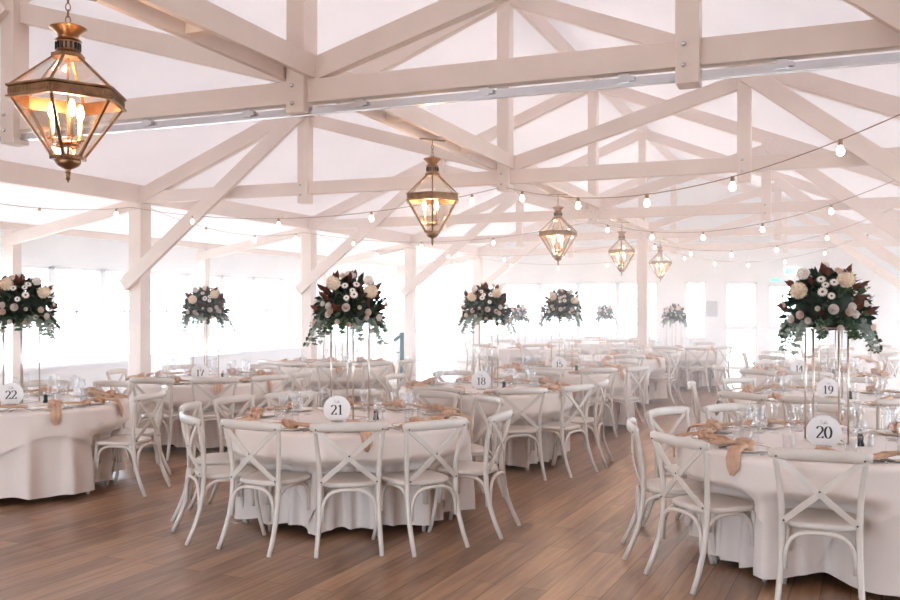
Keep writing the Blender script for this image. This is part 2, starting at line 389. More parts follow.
# ------------------------------------------------------------------ timber frame
TY = [1.12, 5.89, 10.66, 15.43, 20.2, 24.97]
XC, XQ, XO = 5.58, 2.80, 8.03
NEAR = ['truss nearest the viewer', 'second truss crossing the top of the picture', 'third truss, behind the first ceiling lantern row',
        'fourth truss', 'fifth truss, carried by the ridge column', 'last truss by the end wall']
TL = ['white timber roof truss just overhead of the viewer', 'grey-white timber roof truss across the top of the photo, the largest',
      'white timber roof truss second from the front, with a pinkish cast', 'white timber roof truss third from the front',
      'white timber roof truss resting on the central ridge column', 'pale timber roof truss against the end wall']
for i, Y in enumerate(TY):
    t = thing('roof_truss', TL[i], 'roof truss', (RX, Y, 0), 0, 'roof trusses', 'structure')
    def piece(nm, *bars):
        bm = bmesh.new()
        for a, b, wd, dp in bars: bar(bm, a, b, wd, dp)
        obj(nm, bm, M['timber'], t, smooth=False, bevel=.006)
    ztop = 3.32; cb = 3.16 if i else 3.16
    piece('bottom_chord', ((-XC-.1, 0, 3.235), (XC+.1, 0, 3.235), .10, .17))
    piece('king_post', ((0, -.075, 3.08), (0, -.075, 5.5), .05, .15), ((0, .075, 3.08), (0, .075, 5.5), .05, .15)) if False else None
    bm = bmesh.new(); bx(bm, (0, 0, 4.30), (.15, .20, 2.46)); obj('king_post', bm, M['timber'], t, smooth=False, bevel=.006)
    for s in (-1, 1):
        bm = bmesh.new(); bx(bm, (s*XQ, -.03, 3.68), (.145, .17, 1.30)); obj('queen_post', bm, M['timber'], t, smooth=False, bevel=.006)
        piece('rafter', ((0, 0, 5.46), (s*XC, 0, 3.30-.06), .124, .20))
        piece('strut', ((0, 0, 3.36), (s*XQ, 0, 4.17), .09, .17))
        piece('brace', ((s*(XQ+.02), -.135, 4.22), (s*(XC+.17), -.15, 1.96), .07, .20))
        piece('aisle_beam', ((s*(XC-.05), -.08, 3.14), (s*(XO+.12), -.08, 2.66), .08, .17))
    bm = bmesh.new()
    for x in (-XQ, 0, XQ):
        for z in (3.14, 3.27): sphere(bm, (x-.02, -.13 if x else -.11, z), .016, 8, 6)
    obj('bolt', bm, M['chrome'], t)
# columns
for i, Y in enumerate(TY):
    for s, nm in ((-1, 'left'), (1, 'right')):
        bm = bmesh.new(); bx(bm, (RX+s*XC, Y, 1.57), (.225, .225, 3.14))
        struct('support_column', bm, M['timber'], f'thick white column on the {nm} under truss number {i+1} from the viewer', 'column', smooth=False, bevel=.01)
        bm = bmesh.new(); bx(bm, (RX+s*XO, Y, 1.37), (.17, .17, 2.74)); bx(bm, (RX+s*XO-.0, Y, 2.79), (.19, .19, .16))
        struct('aisle_post', bm, M['timber'], f'slim white post before the {nm} windows under truss number {i+1} from the viewer', 'post', smooth=False, bevel=.008)
bm = bmesh.new(); bx(bm, (RX, TY[4], 1.57), (.22, .22, 3.14))
struct('support_column', bm, M['timber'], 'white central column under the ridge, behind the far lanterns', 'column', smooth=False, bevel=.01)
for s, nm in ((-1, 'left'), (1, 'right')):
    bm = bmesh.new(); bar(bm, (RX+s*(XC+.02), YB, 3.29), (RX+s*(XC+.02), YF, 3.29), .10, .27)
    struct('eaves_beam', bm, M['timber'], f'long white beam along the {nm} column heads', 'beam', smooth=False)
    bm = bmesh.new(); bar(bm, (RX+s*XO, YB, 2.90), (RX+s*XO, YF, 2.90), .09, .12)
    struct('eaves_beam', bm, M['timber'], f'slim white beam along the {nm} aisle post heads', 'beam', smooth=False)
bm = bmesh.new(); bar(bm, (RX, YB, 5.56), (RX, YF, 5.56), .06, .22)
struct('ridge_beam', bm, M['timber'], 'white ridge board along the roof peak', 'beam', smooth=False)
# twin tie beam along the ridge line: two planks with spacer blocks, one thing
t = thing('twin_tie_beam', 'long twin-plank white tie beam running below the ridge and carrying the lanterns', 'beam', (RX, 0, 0), kind='structure')
for s in (-1, 1):
    bm = bmesh.new(); bar(bm, (s*.115, YB, 3.41), (s*.115, TY[5], 3.41), .045, .17); obj('plank', bm, M['timber'], t, smooth=False, bevel=.004)
y = -1.0
while y < TY[5]-.3:
    if min(abs(y-T) for T in TY) > .3:
        bm = bmesh.new(); bx(bm, (0, y, 3.41), (.185, .09, .13)); obj('spacer_block', bm, M['timber'], t, smooth=False)
    y += 0.95
# metal track under the big truss
t = thing('ceiling_track', 'thin metal track clipped below the nearest large truss beam', 'track', (RX, TY[1]-.02, 3.075))
bm = bmesh.new(); bx(bm, (0, 0, 0), (11.0, .05, .022)); bx(bm, (0, .0, .03), (11.0, .02, .03)); obj('rail', bm, M['chrome'], t, smooth=False)
for k in range(12):
    bm = bmesh.new(); bx(bm, (-5.2+k*.95, 0, .035), (.07, .07, .055)); bx(bm, (-5.15+k*.95, -.03, .03), (.03, .03, .03)); obj('clip', bm, M['chrome'], t, smooth=False)

# ------------------------------------------------------------------ lanterns
def frustum_edges(bm, n, r0, z0, r1, z1, wd, rot):
    for k in range(n):
        a = 2*PI*k/n+rot
        bar(bm, (r0*math.cos(a), r0*math.sin(a), z0), (r1*math.cos(a), r1*math.sin(a), z1), wd, wd*.8, Vector((math.cos(a), math.sin(a), 0.01)))
def make_lantern(label):
    t = thing('hanging_lantern', label, 'lantern', (0, 0, 0), 0, 'brass lanterns hung along the ridge')
    R = .30
    fr = bmesh.new()
    frustum_edges(fr, 6, .285, -.05, .085, -.335, .0155, 0)      # lower cage
    frustum_edges(fr, 6, .295, .018, .075, .205, .013, 0)        # upper cage
    for zz, rr, hh in ((-.342, .088, .02), (.21, .08, .02)):
        lathe(fr, [(rr-.02, zz-hh/2), (rr+.008, zz-hh/2), (rr+.008, zz+hh/2), (rr-.02, zz+hh/2), (rr-.02, zz-hh/2)], 6)
    obj('cage', fr, M['brass'], t, smooth=False)
    bd = bmesh.new()
    lathe(bd, [(.290, -.05), (.314, -.05), (.314, -.04), (.300, -.035), (.300, .005), (.314, .01), (.314, .02), (.286, .02), (.290, -.05)], 6)
    band = obj('band', bd, M['brass'], t, smooth=False)
    pf = bmesh.new()
    for k in range(6):
        a0, a1 = 2*PI*k/6, 2*PI*(k+1)/6
        for j in range(15):
            f = (j+.5)/15; p = Vector((math.cos(a0), math.sin(a0), 0)).lerp(Vector((math.cos(a1), math.sin(a1), 0)), f)*.3025
            n_ = Vector((math.cos((a0+a1)/2), math.sin((a0+a1)/2), 0)); rot = Matrix((n_.cross(Vector((0, 0, 1))), n_, Vector((0, 0, 1)))).transposed()
            bx(pf, p+Vector((0, 0, -.015)), (.009, .004, .030), rot)
    obj('fretwork', pf, M['brass'], band, smooth=False)
    for k in range(6):
        a0, a1 = 2*PI*k/6, 2*PI*(k+1)/6
        for nm, r0, z0, r1, z1 in (('lower_pane', .278, -.05, .082, -.333), ('upper_pane', .288, .020, .075, .20)):
            g = bmesh.new(); P = []
            for off in (0, .004):
                for (r, z, a) in ((r0, z0, a0), (r0, z0, a1), (r1, z1, a1), (r1, z1, a0)):
                    P.append(g.verts.new(((r-off)*math.cos(a), (r-off)*math.sin(a), z)))
            for f in ((0, 1, 2, 3), (7, 6, 5, 4), (0, 4, 5, 1), (1, 5, 6, 2), (2, 6, 7, 3), (3, 7, 4, 0)): g.faces.new([P[q] for q in f])
            obj(nm, g, M['lpane'], t, smooth=False)
    cr = bmesh.new()
    SQ = lambda pr, z0, k: [(r, z0+(z-z0)*k) for r, z in pr]
    lathe(cr, SQ([(.0, .20), (.070, .20), (.078, .222), (.062, .236), (.060, .24), (.060, .292), (.072, .298), (.066, .306), (.050, .315),
               (.060, .335), (.088, .362), (.098, .370), (.094, .376), (.06, .384), (.035, .398), (.012, .405), (.0, .405)], .20, .95), 24)
    cap = obj('crown', cr, M['brass_light'], t, edge=.7)
    vt = bmesh.new()
    for k in range(16):
        a = 2*PI*k/16; bx(vt, (.062*math.cos(a), .062*math.sin(a), .2625), (.011, .012, .036), Matrix.Rotation(a, 3, 'Z'))
    obj('vent_slot', vt, M['black'], cap, smooth=False)
    bt = bmesh.new()
    lathe(bt, [(r, z+.05) for r, z in SQ([(.0, -.392), (.082, -.392), (.086, -.40), (.066, -.408), (.068, -.425), (.055, -.448), (.028, -.466), (.014, -.474), (.012, -.49), (.017, -.497),
               (.012, -.505), (.010, -.535), (.014, -.541), (.007, -.552), (.0, -.575)], -.392, .74)], 20)
    obj('finial', bt, M['brass'], t, edge=.9)
    cn = bmesh.new(); tube(cn, [(0, 0, .2), (0, 0, -.335)], .006, 8); lathe(cn, [(0, -.275), (.055, -.275), (.065, -.262), (.04, -.25), (0, -.25)], 16)
    for k in range(3):
        a = 2*PI*k/3+.5
        tube(cn, [(0, 0, -.27), (.035*math.cos(a), .035*math.sin(a), -.285), (.075*math.cos(a), .075*math.sin(a), -.27), (.085*math.cos(a), .085*math.sin(a), -.235)], .005, 6)
        lathe(cn, [(0, -.24), (.022, -.238), (.024, -.23), (0, -.228)], 12, (.085*math.cos(a), .085*math.sin(a), 0))
    cl = obj('candelabra', cn, M['brass_light'], t)
    for k in range(3):
        a = 2*PI*k/3+.5; c_ = (.085*math.cos(a), .085*math.sin(a), 0)
        b1 = bmesh.new(); lathe(b1, [(0, -.23), (.012, -.23), (.012, -.13), (0, -.13)], 12, c_); obj('candle_tube', b1, M['candle'], cl)
        b2 = bmesh.new(); lathe(b2, [(.0, -.13), (.009, -.125), (.018, -.105), (.021, -.088), (.016, -.06), (.010, -.04), (0, -.036)], 12, c_); obj('bulb', b2, M['flame'], cl)
    l = bpy.data.lights.new('lantern_glow', 'POINT'); l.energy = 9; l.color = (1, .62, .34); l.shadow_soft_size = .05
    lo = bpy.data.objects.new('lantern_glow', l); COL.objects.link(lo); lo.parent = t; lo.location = (0, 0, -.12)
    # hook ring and chain up to the tie beam
    ch = bmesh.new(); z = .390; q = 0
    while z < .48:
        pts = [(.013*math.cos(a)*(q % 2 == 0), .013*math.cos(a)*(q % 2), z+.02+.022*math.sin(a)) for a in [2*PI*j/10 for j in range(11)]]
        tube(ch, pts, .0035, 5, cap=False); z += .034; q += 1
    obj('chain', ch, M['brass'], t)
    hk = bmesh.new(); bx(hk, (0, 0, .548), (.30, .03, .012)); tube(hk, [(0, 0, .55), (0, 0, .50)], .006, 6); obj('hook_bar', hk, M['brass'], t, smooth=False)
    return t
LAB = ['large brass hexagonal lantern at the top left, nearest the viewer', 'brass hexagonal lantern second from the viewer, above the middle of the room',
       'brass hexagonal lantern third from the viewer, right of the truss joint', 'small brass lantern just left of the ridge column, fourth in the row',
       'faintest brass lantern, farthest in the row, right of the ridge column']
lan = make_lantern(LAB[0])
for i in range(5):
    o = lan if i == 0 else dup(lan, label=LAB[i])
    o.location = (RX if i else -3.545, 3.61+4.76*i, 2.745 if i else 2.73)
    o.scale = (.94, .94, .94 if i == 0 else 1.03)
    o.rotation_euler = (0, 0, math.radians([58.4, 53, 28, 38, 52][i]))

# ------------------------------------------------------------------ string lights
bulb_b = bmesh.new(); lathe(bulb_b, [(0, -.05), (.016, -.05), (.018, -.062), (.031, -.085), (.036, -.105), (.031, -.127), (.017, -.142), (0, -.147)], 14)
bulb_me = mesh_of('bulb', bulb_b, M['bulb'])
sock_b = bmesh.new(); lathe(sock_b, [(0, .008), (.012, .008), (.021, -.006), (.020, -.052), (.0, -.052)], 12)
sock_me = mesh_of('socket', sock_b, M['socket'])
def string(pts, sags, label, first=.6, step=1.0):
    t = thing('string_lights', label, 'string lights', pts[0], 0, 'festoon strings between the trusses')
    P = []
    for (a, b), sag in zip(zip(pts, pts[1:]), sags):
        a, b = Vector(a), Vector(b)
        for k in range(24):
            f = k/24; P.append(a.lerp(b, f)-Vector((0, 0, sag*4*f*(1-f))))
    P.append(Vector(pts[-1])); o0 = Vector(pts[0])
    bm = bmesh.new(); tube(bm, [p-o0 for p in P], .005, 5); obj('cable', bm, M['wire'], t)
    acc = first; 
    for a, b in zip(P, P[1:]):
        L = (b-a).length
        while acc <= L:
            p = a.lerp(b, acc/L)-o0
            s = obj('socket', sock_me, None, t); s.location = p; s.scale = (.85,)*3
            u = obj('bulb', bulb_me, None, s); acc += step
        acc -= L
for i, nm in ((2, 'second'), (3, 'third'), (4, 'fourth'), (5, 'last')):
    Y = TY[i]-.10
    string([(RX-.05, Y, 3.10), (RX-XC, Y-.08, 3.08), (RX-XC+.02, TY[i-1]+.2, 3.10)], [.26, .20], f'string of warm festoon bulbs to the left of the ridge at the {nm} truss', .35, 1.38)
    string([(RX+.05, Y, 3.10), (RX+XC, TY[i-1]+.2, 3.65)], [.60], f'string of warm festoon bulbs to the right of the ridge at the {nm} truss', .35, 1.1)

# ------------------------------------------------------------------ chair
def make_chair():
    t = thing('cross_back_chair', '', 'chair', group='white cross-back chairs')
    bm = bmesh.new(); prof = []
    N = 40
    out = []
    for k in range(N):
        a = 2*PI*k/N; cx, sy = math.cos(a), math.sin(a)
        e = .55
        x = abs(cx)**e*(1 if cx >= 0 else -1); y = abs(sy)**e*(1 if sy >= 0 else -1)
        hw = .212 + .018*y
        out.append((x*hw, y*.205))
    rings = []
    for (sc, z) in ((.93, .432), (.985, .436), (1.0, .448), (.99, .461), (.95, .466), (.70, .460), (.35, .456)):
        rings.append([bm.verts.new((x*sc, y*sc, z)) for x, y in out])
    for a, b in zip(rings, rings[1:]):
        for k in range(N): bm.faces.new((a[k], a[(k+1) % N], b[(k+1) % N], b[k]))
    bm.faces.new(list(reversed(rings[0]))); bm.faces.new(rings[-1])
    obj('seat', bm, M['chair'], t)
    for s in (-1, 1):
        bm = bmesh.new()
        tube(bm, [(s*.215, -.335, 0), (s*.208, -.285, .10), (s*.200, -.240, .22), (s*.196, -.215, .34), (s*.196, -.208, .45), (s*.200, -.210, .58), (s*.212, -.226, .70), (s*.226, -.247, .80), (s*.232, -.256, .855)],
             [.0155, .0165, .0175, .018, .018, .017, .016, .015, .013], 10)
        obj('rear_leg', bm, M['chair'], t)
    for s in (-1, 1):
        bm = bmesh.new()
        tube(bm, [(s*.212, .225, 0), (s*.202, .195, .12), (s*.190, .172, .26), (s*.184, .162, .36), (s*.182, .158, .436)], [.0145, .0155, .0165, .017, .0165], 10)
        obj('front_leg', bm, M['chair'], t)
    bm = bmesh.new(); n = 16; rr = []
    for k in range(n+1):
        f = k/n*2-1; x = f*.258; y = -.252-.048*(1-f*f); h = .033*(1-.30*f**8) ; zc = .848+.007*(1-f*f)
        dv = Vector((.258, .096*f, 0)).normalized(); nv = Vector((dv.y, -dv.x, 0))
        ring = []
        for (a, b) in ((-.011, -.8), (-.013, 0), (-.011, .8), (0, 1), (.011, .8), (.013, 0), (.011, -.8), (0, -1)):
            ring.append(bm.verts.new(Vector((x, y, zc+b*h))+nv*a))
        rr.append(ring)
    for a, b in zip(rr, rr[1:]):
        for k in range(8): bm.faces.new((a[k], a[(k+1) % 8], b[(k+1) % 8], b[k]))
    bm.faces.new(rr[0]); bm.faces.new(list(reversed(rr[-1])))
    rail = obj('top_rail', bm, M['chair'], t)
    for s in (-1, 1):
        bm = bmesh.new(); n = 10; rr = []
        A = Vector((s*.222, -.262, .835)); B = Vector((-s*.186, -.222, .478))
        for k in range(n+1):
            f = k/n; p = A.lerp(B, f)+Vector((0, -.030*4*f*(1-f)*.8+(.006 if s > 0 else -.006)*4*f*(1-f), 0))
            d = (B-A).normalized(); sd = d.cross(Vector((0, 1, 0))).normalized()
            ring = [bm.verts.new(p+sd*a+Vector((0, b, 0))) for a, b in ((-.0165, -.005), (.0165, -.005), (.0165, .005), (-.0165, .005))]
            rr.append(ring)
        for a, b in zip(rr, rr[1:]):
            for k in range(4): bm.faces.new((a[k], a[(k+1) % 4], b[(k+1) % 4], b[k]))
        bm.faces.new(rr[0]); bm.faces.new(list(reversed(rr[-1])))
        obj('cross_brace', bm, M['chair'], t, smooth=False)
    def arch(pa, pb, z0=.215):
        bm = bmesh.new(); a, b = Vector(pa), Vector(pb); pts = []
        for k in range(17):
            th = PI*k/16; f = (1-math.copysign(abs(math.cos(th))**.62, math.cos(th)))/2; zz = z0+(.424-z0)*abs(math.sin(th))**.62
            if k in (0, 16): zz = z0
            p = a.lerp(b, f); pts.append((p.x, p.y, zz))
        tube(bm, pts, .0125, 8); obj('bentwood_hoop', bm, M['chair'], t)
    arch((-.178, -.236, 0), (.178, -.236, 0)); arch((-.178, .168, 0), (.178, .168, 0))
    arch((-.190, -.215, 0), (-.186, .150, 0)); arch((.190, -.215, 0), (.186, .150, 0))
    sb = bmesh.new(); sphere(sb, (0, 0, 0), .0058, 8, 6, (1, .6, 1)); sm = mesh_of('screw', sb, M['bolt'])
    for p in ((-.222, -.279, .835), (.222, -.279, .835), (-.186, -.235, .478), (.186, -.235, .478), (.0, -.277, .655), (-.197, -.236, .30), (.197, -.236, .30)):
        o = bpy.data.objects.new('screw', sm); COL.objects.link(o); o.parent = t; o.location = p
    return t
chair0 = make_chair(); used = [False]
def put_chair(x, y, rz, label, group, screws=True):
    if not used[0]:
        used[0] = True; o = chair0; o.location = (x, y, 0); o.rotation_euler = (0, 0, rz)
    else: o = dup(chair0, loc=(x, y, 0), rz=rz, skip=None if screws else 'screw')
    o['label'] = label; o['group'] = group
    return o

# ------------------------------------------------------------------ table linen
TR = 0.90
def sstep(x): x = max(0., min(1., x)); return x*x*(3-2*x)
def cloth_radius(th, z, chairs, seed, extra=0.):
    rnd = seed*1.7
    dz = max(0., .75-z)
    amp = (.046 if extra == 0 else .034)*sstep(dz/.50)
    r = TR+.014+.045*sstep(dz/.7)
    fold = 1-2*abs(math.sin(th*12+rnd+1.3*math.sin(th*3+rnd)))**.8+math.sin(th*31+2.1*rnd)*.18+math.sin(th*9+rnd*3)*.30
    dent = 0.
    for (a, R) in chairs:
        d = (th-a+PI) % (2*PI)-PI
        wq = math.exp(-(d/.30)**4)
        dent = max(dent, wq*max(0., (TR+.06)-(R-.25-.215)+.03))
    dent *= sstep((.60-z)/.12)
    return r+amp*fold-dent+extra
def make_cloth(name, chairs, seed, overlay=None):
    bm = bmesh.new(); NT, NZ = 216, 20
    def drop(th):
        if overlay is None: return .70+.012*math.sin(th*5+seed)+.01*math.sin(th*13+seed)
        a = (th-overlay); m_ = max(abs(math.cos(a)), abs(math.sin(a)))
        return max(.05, min(1.13/m_, 1.56)-TR-.02+.01*math.sin(th*9+seed))
    ex = 0 if overlay is None else .024; top = .762 if overlay is None else .768
    rings = []
    for rr in (0, .3, .6, .8, .88):
        rings.append([bm.verts.new((0, 0, top))] if rr == 0 else [bm.verts.new((rr*math.cos(2*PI*k/NT), rr*math.sin(2*PI*k/NT), top)) for k in range(NT)])
    for j in range(NZ+1):
        f = j/NZ; ring = []
        for k in range(NT):
            th = 2*PI*k/NT; z = top-.006-f*drop(th)
            r = cloth_radius(th, z, chairs, seed, ex)
            if j == 0: r = TR+.004+ex
            ring.append(bm.verts.new((r*math.cos(th), r*math.sin(th), z)))
        rings.append(ring)
    for a, b in zip(rings, rings[1:]):
        for k in range(NT):
            j = (k+1) % NT
            if len(a) == 1: bm.faces.new((a[0], b[k], b[j]))
            else: bm.faces.new((a[k], b[k], b[j], a[j]))
    return mesh_of(name, bm, M['cloth'] if overlay is None else M['overlay'])
def make_table():
    t = thing('banquet_table', '', 'table', group='round banquet tables')
    bm = bmesh.new(); lathe(bm, [(0, .725), (TR-.01, .725), (TR, .73), (TR, .752), (TR-.005, .757), (0, .757)], 72); obj('tabletop', bm, M['ply'], t, edge=.6)
    for k in range(4):
        a = PI/4+k*PI/2; c_, s_ = math.cos(a), math.sin(a); bm = bmesh.new()
        tube(bm, [(.44*c_, .44*s_, .725), (.46*c_, .46*s_, .02)], .016, 8); tube(bm, [(.36*c_, .36*s_, .0), (.36*c_, .36*s_, .035)], .001, 3)
        lathe(bm, [(0, 0), (.028, 0), (.026, .04), (0, .04)], 10, (.46*c_, .46*s_, 0)); obj('leg', bm, M['black'], t)
    bm = bmesh.new()
    for k in (0, 1):
        s = 1 if k else -1; tube(bm, [(.45*.707*s, -.45*.707, .25), (.45*.707*s, .45*.707, .25)], .012, 6)
    obj('leg_brace', bm, M['black'], t)
    return t
table0 = make_table(); tused = [False]

# ------------------------------------------------------------------ tableware prototypes
def lathe_mesh(name, prof, m, n=20, edge=False):
    bm = bmesh.new(); lathe(bm, prof, n); return mesh_of(name, bm, m)
wine_me = lathe_mesh('wine_glass', [(0, .003), (.034, .003), (.034, .0), (.002, .006), (.0035, .012), (.003, .085), (.008, .094), (.028, .115), (.037, .145), (.036, .175), (.031, .205), (.0295, .205), (.034, .175), (.035, .145), (.026, .117), (.0, .099)], M['glass'])
flute_me = lathe_mesh('champagne_flute', [(0, .003), (.031, .003), (.031, 0), (.002, .006), (.003, .09), (.010, .105), (.021, .14), (.024, .18), (.021, .235), (.0195, .235), (.0225, .18), (.019, .14), (0, .11)], M['glass'])
tumb_me = lathe_mesh('water_glass', [(0, 0), (.030, 0), (.034, .005), (.037, .105), (.0355, .105), (.032, .012), (0, .010)], M['glass'])
plate_b = bmesh.new(); lathe(plate_b, [(0, .004), (.085, .004), (.095, .007), (.130, .018), (.134, .020), (.132, .015), (.09, .0), (0, 0)], 36); plate_me = mesh_of('plate', plate_b, M['plate'])
rim_b = bmesh.new(); lathe(rim_b, [(.1295, .0185), (.1345, .0205), (.1350, .0180), (.1315, .0155), (.1295, .0185)], 36); rim_me = mesh_of('rim', rim_b, M['rim'])
def cutlery(kind):
    bm = bmesh.new()
    tube(bm, [(0, -.10, .004), (0, -.04, .006), (0, .02, .008)], [.0065, .005, .0035], 6, flat=.5)
    if kind == 'knife':
        bx(bm, (.002, .065, .006), (.016, .10, .0018)); bx(bm, (.001, .12, .006), (.009, .02, .0018))
    else:
        bx(bm, (0, .045, .008), (.020, .03, .002))
        for k in range(4): bx(bm, (-.0085+k*.0057, .078, .009), (.0028, .04, .002))
    return mesh_of(kind, bm, M['steel'])
knife_me, fork_me = cutlery('knife'), cutlery('fork')
def napkin_mesh(seed, hang):
    """knotted muslin napkin: local -y points over the table edge (edge at y=-.13)"""
    rnd = random.Random(seed); bm = bmesh.new()
    def ribbon(path, widths, th, ph):
        # crumpled band of cloth with real thickness and folds across its width
        n = 12; rows = []; last = None
        for i, (p, wd) in enumerate(zip(path, widths)):
            p = Vector(p); t_ = (Vector(path[min(i+1, len(path)-1)])-Vector(path[max(i-1, 0)])).normalized()
            side = t_.cross(Vector((0, 0, 1)))
            if side.length < .35 and last is not None: side = last-t_*last.dot(t_)
            side.normalize(); last = side; up = side.cross(t_).normalized()
            row = []
            for k in range(n+1):
                f = k/n*2-1
                row.append(p+side*f*wd+up*(th*math.cos(f*7.5+ph+i*.35)*.6+th*.9))
            rows.append(row)
        tv = [[bm.verts.new(q+Vector((0, 0, .003))) for q in r] for r in rows]; bv = [[bm.verts.new(q-Vector((0, 0, .003))) for q in r] for r in rows]
        for A, fl in ((tv, 0), (bv, 1)):
            for a, b in zip(A, A[1:]):
                for k in range(n): bm.faces.new((a[k], a[k+1], b[k+1], b[k]) if not fl else (a[k+1], a[k], b[k], b[k+1]))
        for a, b, c_, d in zip(tv, tv[1:], bv, bv[1:]):
            bm.faces.new((a[0], b[0], d[0], c_[0])); bm.faces.new((b[n], a[n], c_[n], d[n]))
        for A, B in ((tv[0], bv[0]), (tv[-1], bv[-1])):
            for k in range(n): bm.faces.new((A[k], A[k+1], B[k+1], B[k]))
    j = lambda s: (rnd.random()-.5)*s
    # knot
    for q in range(3):
        a0 = q*1.1+seed; pts = []
        for k in range(13):
            a = 2*PI*k/12; v = Vector((.034*math.cos(a), .022*math.sin(a), .022+.016*math.sin(a+q*2)))
            pts.append(Matrix.Rotation(a0, 3, 'Z') @ v)
        tube(bm, pts, [.014+.004*math.sin(k*1.3+q) for k in range(13)], 7)
    sx_ = 1 if seed % 2 else -1
    ribbon([(0, 0, .012), (.05*sx_, .02+j(.02), .012), (.10*sx_, .035+j(.03), .006), (.15*sx_, .03+j(.05), .004), (.19*sx_, .035+j(.05), .002)], [.016, .028, .038, .045, .040], .010, seed)
    if hang:
        ribbon([(0, 0, .014), (-.02*sx_, -.05, .014), (-.03*sx_, -.10, .010), (-.035*sx_, -.138, .002), (-.04*sx_, -.160, -.035), (-.045*sx_, -.168, -.070), (-.04*sx_, -.170, -.105)], [.016, .022, .026, .030, .034, .030, .010], .008, seed+2)
    else:
        ribbon([(0, 0, .014), (-.05*sx_, -.02, .012), (-.09*sx_, -.045, .006), (-.14*sx_, -.05, .003), (-.17*sx_, -.075, .002)], [.016, .027, .036, .04, .03], .010, seed+2)
    return mesh_of('napkin', bm, M['napkin'])
napkins = [napkin_mesh(s, h) for s, h in ((1, 1), (2, 1), (3, 0), (4, 1), (5, 0))]
def place(me, name, loc, rz, parent=None):
    o = bpy.data.objects.new(name, me); COL.objects.link(o); o.location = loc; o.rotation_euler = (0, 0, rz)
    if parent is not None: o.parent = parent
    return o

# ------------------------------------------------------------------ number cards
def arc(cx, cy_, rx, ry, a0, a1, n=28):
    return [(cx+rx*math.cos(math.radians(a0+(a1-a0)*k/n)), cy_+ry*math.sin(math.radians(a0+(a1-a0)*k/n))) for k in range(n+1)]
six = [arc(.3, .30, .22, .28, 0, 360), arc(.56, .36, .48, .62, 180, 105)]
DIG = {'0': [arc(.3, .5, .24, .47, 0, 360)], '1': [[(.32, .02), (.32, .98)], [(.32, .97), (.25, .88), (.14, .84)], [(.14, .02), (.5, .02)]],
       '2': [arc(.29, .72, .22, .25, 165, -35)+[(.32, .38), (.16, .17), (.06, .04)], [(.05, .045), (.28, .05), (.51, .05)], [(.51, .03), (.53, .18)]],
       '4': [[(.42, .97), (.04, .30)], [(.04, .30), (.60, .30)], [(.42, .97), (.42, .02)], [(.28, .02), (.56, .02)]],
       '5': [[(.16, .95), (.52, .95)], [(.16, .95), (.13, .55)], arc(.28, .31, .25, .29, 130, -150)],
       '6': six, '7': [[(.05, .95), (.56, .95)], [(.56, .95), (.34, .5), (.22, .02)], [(.05, .95), (.05, .8)]],
       '8': [arc(.3, .745, .19, .225, 0, 360), arc(.3, .27, .24, .26, 0, 360)], '9': [[(.6-x, 1-y) for x, y in p] for p in six]}
def strokes(bm, paths, ox, oz, sc, thick, thin, y):
    for p in paths:
        pts = [Vector((ox+x*sc, 0, oz+z*sc)) for x, z in p]
        if len(pts) == 2: pts = [pts[0], pts[0].lerp(pts[1], .5), pts[1]]
        vs = []
        for i, q in enumerate(pts):
            d = (pts[min(i+1, len(pts)-1)]-pts[max(i-1, 0)])
            if d.length < 1e-6: d = Vector((1, 0, 0))
            d.normalize(); nrm = Vector((-d.z, 0, d.x)); wv = thin+(thick-thin)*abs(d.z)**1.6
            vs.append([bm.verts.new(q+nrm*wv*s+Vector((0, yy, 0))) for s in (-.5, .5) for yy in (y, y+.0008)])
        for a, b in zip(vs, vs[1:]):
            bm.faces.new((a[0], b[0], b[2], a[2])); bm.faces.new((a[1], a[3], b[3], b[1]))
            bm.faces.new((a[0], a[1], b[1], b[0])); bm.faces.new((a[2], b[2], b[3], a[3]))
def number_card(num, loc, rz, label):
    t = thing('table_number_card', label, 'number card', loc, rz, 'round table number cards')
    R = .104; bm = bmesh.new(); n = 48
    v0, v1 = [], []
    for k in range(n):
        a = 2*PI*k/n; z = max(-.088, R*math.sin(a)); x = R*math.cos(a)
        v0.append(bm.verts.new((x, -.002, z+.095))); v1.append(bm.verts.new((x, .002, z+.095)))
    bm.faces.new(v0); bm.faces.new(list(reversed(v1)))
    for k in range(n): bm.faces.new((v0[k], v0[(k+1) % n], v1[(k+1) % n], v1[k]))
    obj('card', bm, M['card'], t, smooth=False)
    bm = bmesh.new(); bx(bm, (0, 0, .005), (.09, .035, .01)); obj('card_holder', bm, M['rod'], t, smooth=False, bevel=.002)
    bm = bmesh.new(); sc = .078; wtot = .62*sc*len(num)
    for i, ch in enumerate(num): strokes(bm, DIG[ch], -wtot/2+i*.62*sc+.01*sc, .052, sc, .0125, .003, -.0034)
    obj('number', bm, M['ink'], t, smooth=False)
    # the word "Table" in a light script hand
    T = [[(0, .95), (.35, 1.0), (.75, .97)], [(.42, 1.0), (.36, .5), (.25, 0)],
         [(.95, .38), (.85, .45), (.70, .30), (.70, .05), (.85, .05), (.98, .30), (.93, .05), (1.05, .05), (1.15, .3)],
         [(1.15, .3), (1.38, 1.0), (1.25, .5), (1.22, .05)], arc(1.33, .2, .13, .18, 170, -170, 12),
         [(1.48, .2), (1.62, .5), (1.78, 1.0), (1.66, .9), (1.62, .3), (1.70, .03), (1.82, .15)], [(1.82, .15), (2.0, .25), (2.05, .42), (1.93, .45), (1.87, .2), (2.0, .02), (2.2, .15)]]
    bm = bmesh.new(); strokes(bm, T, -.0242, .142, .022, .0018, .0011, -.0034)
    obj('script_word', bm, M['inkgrey'], t, smooth=False)
    return t

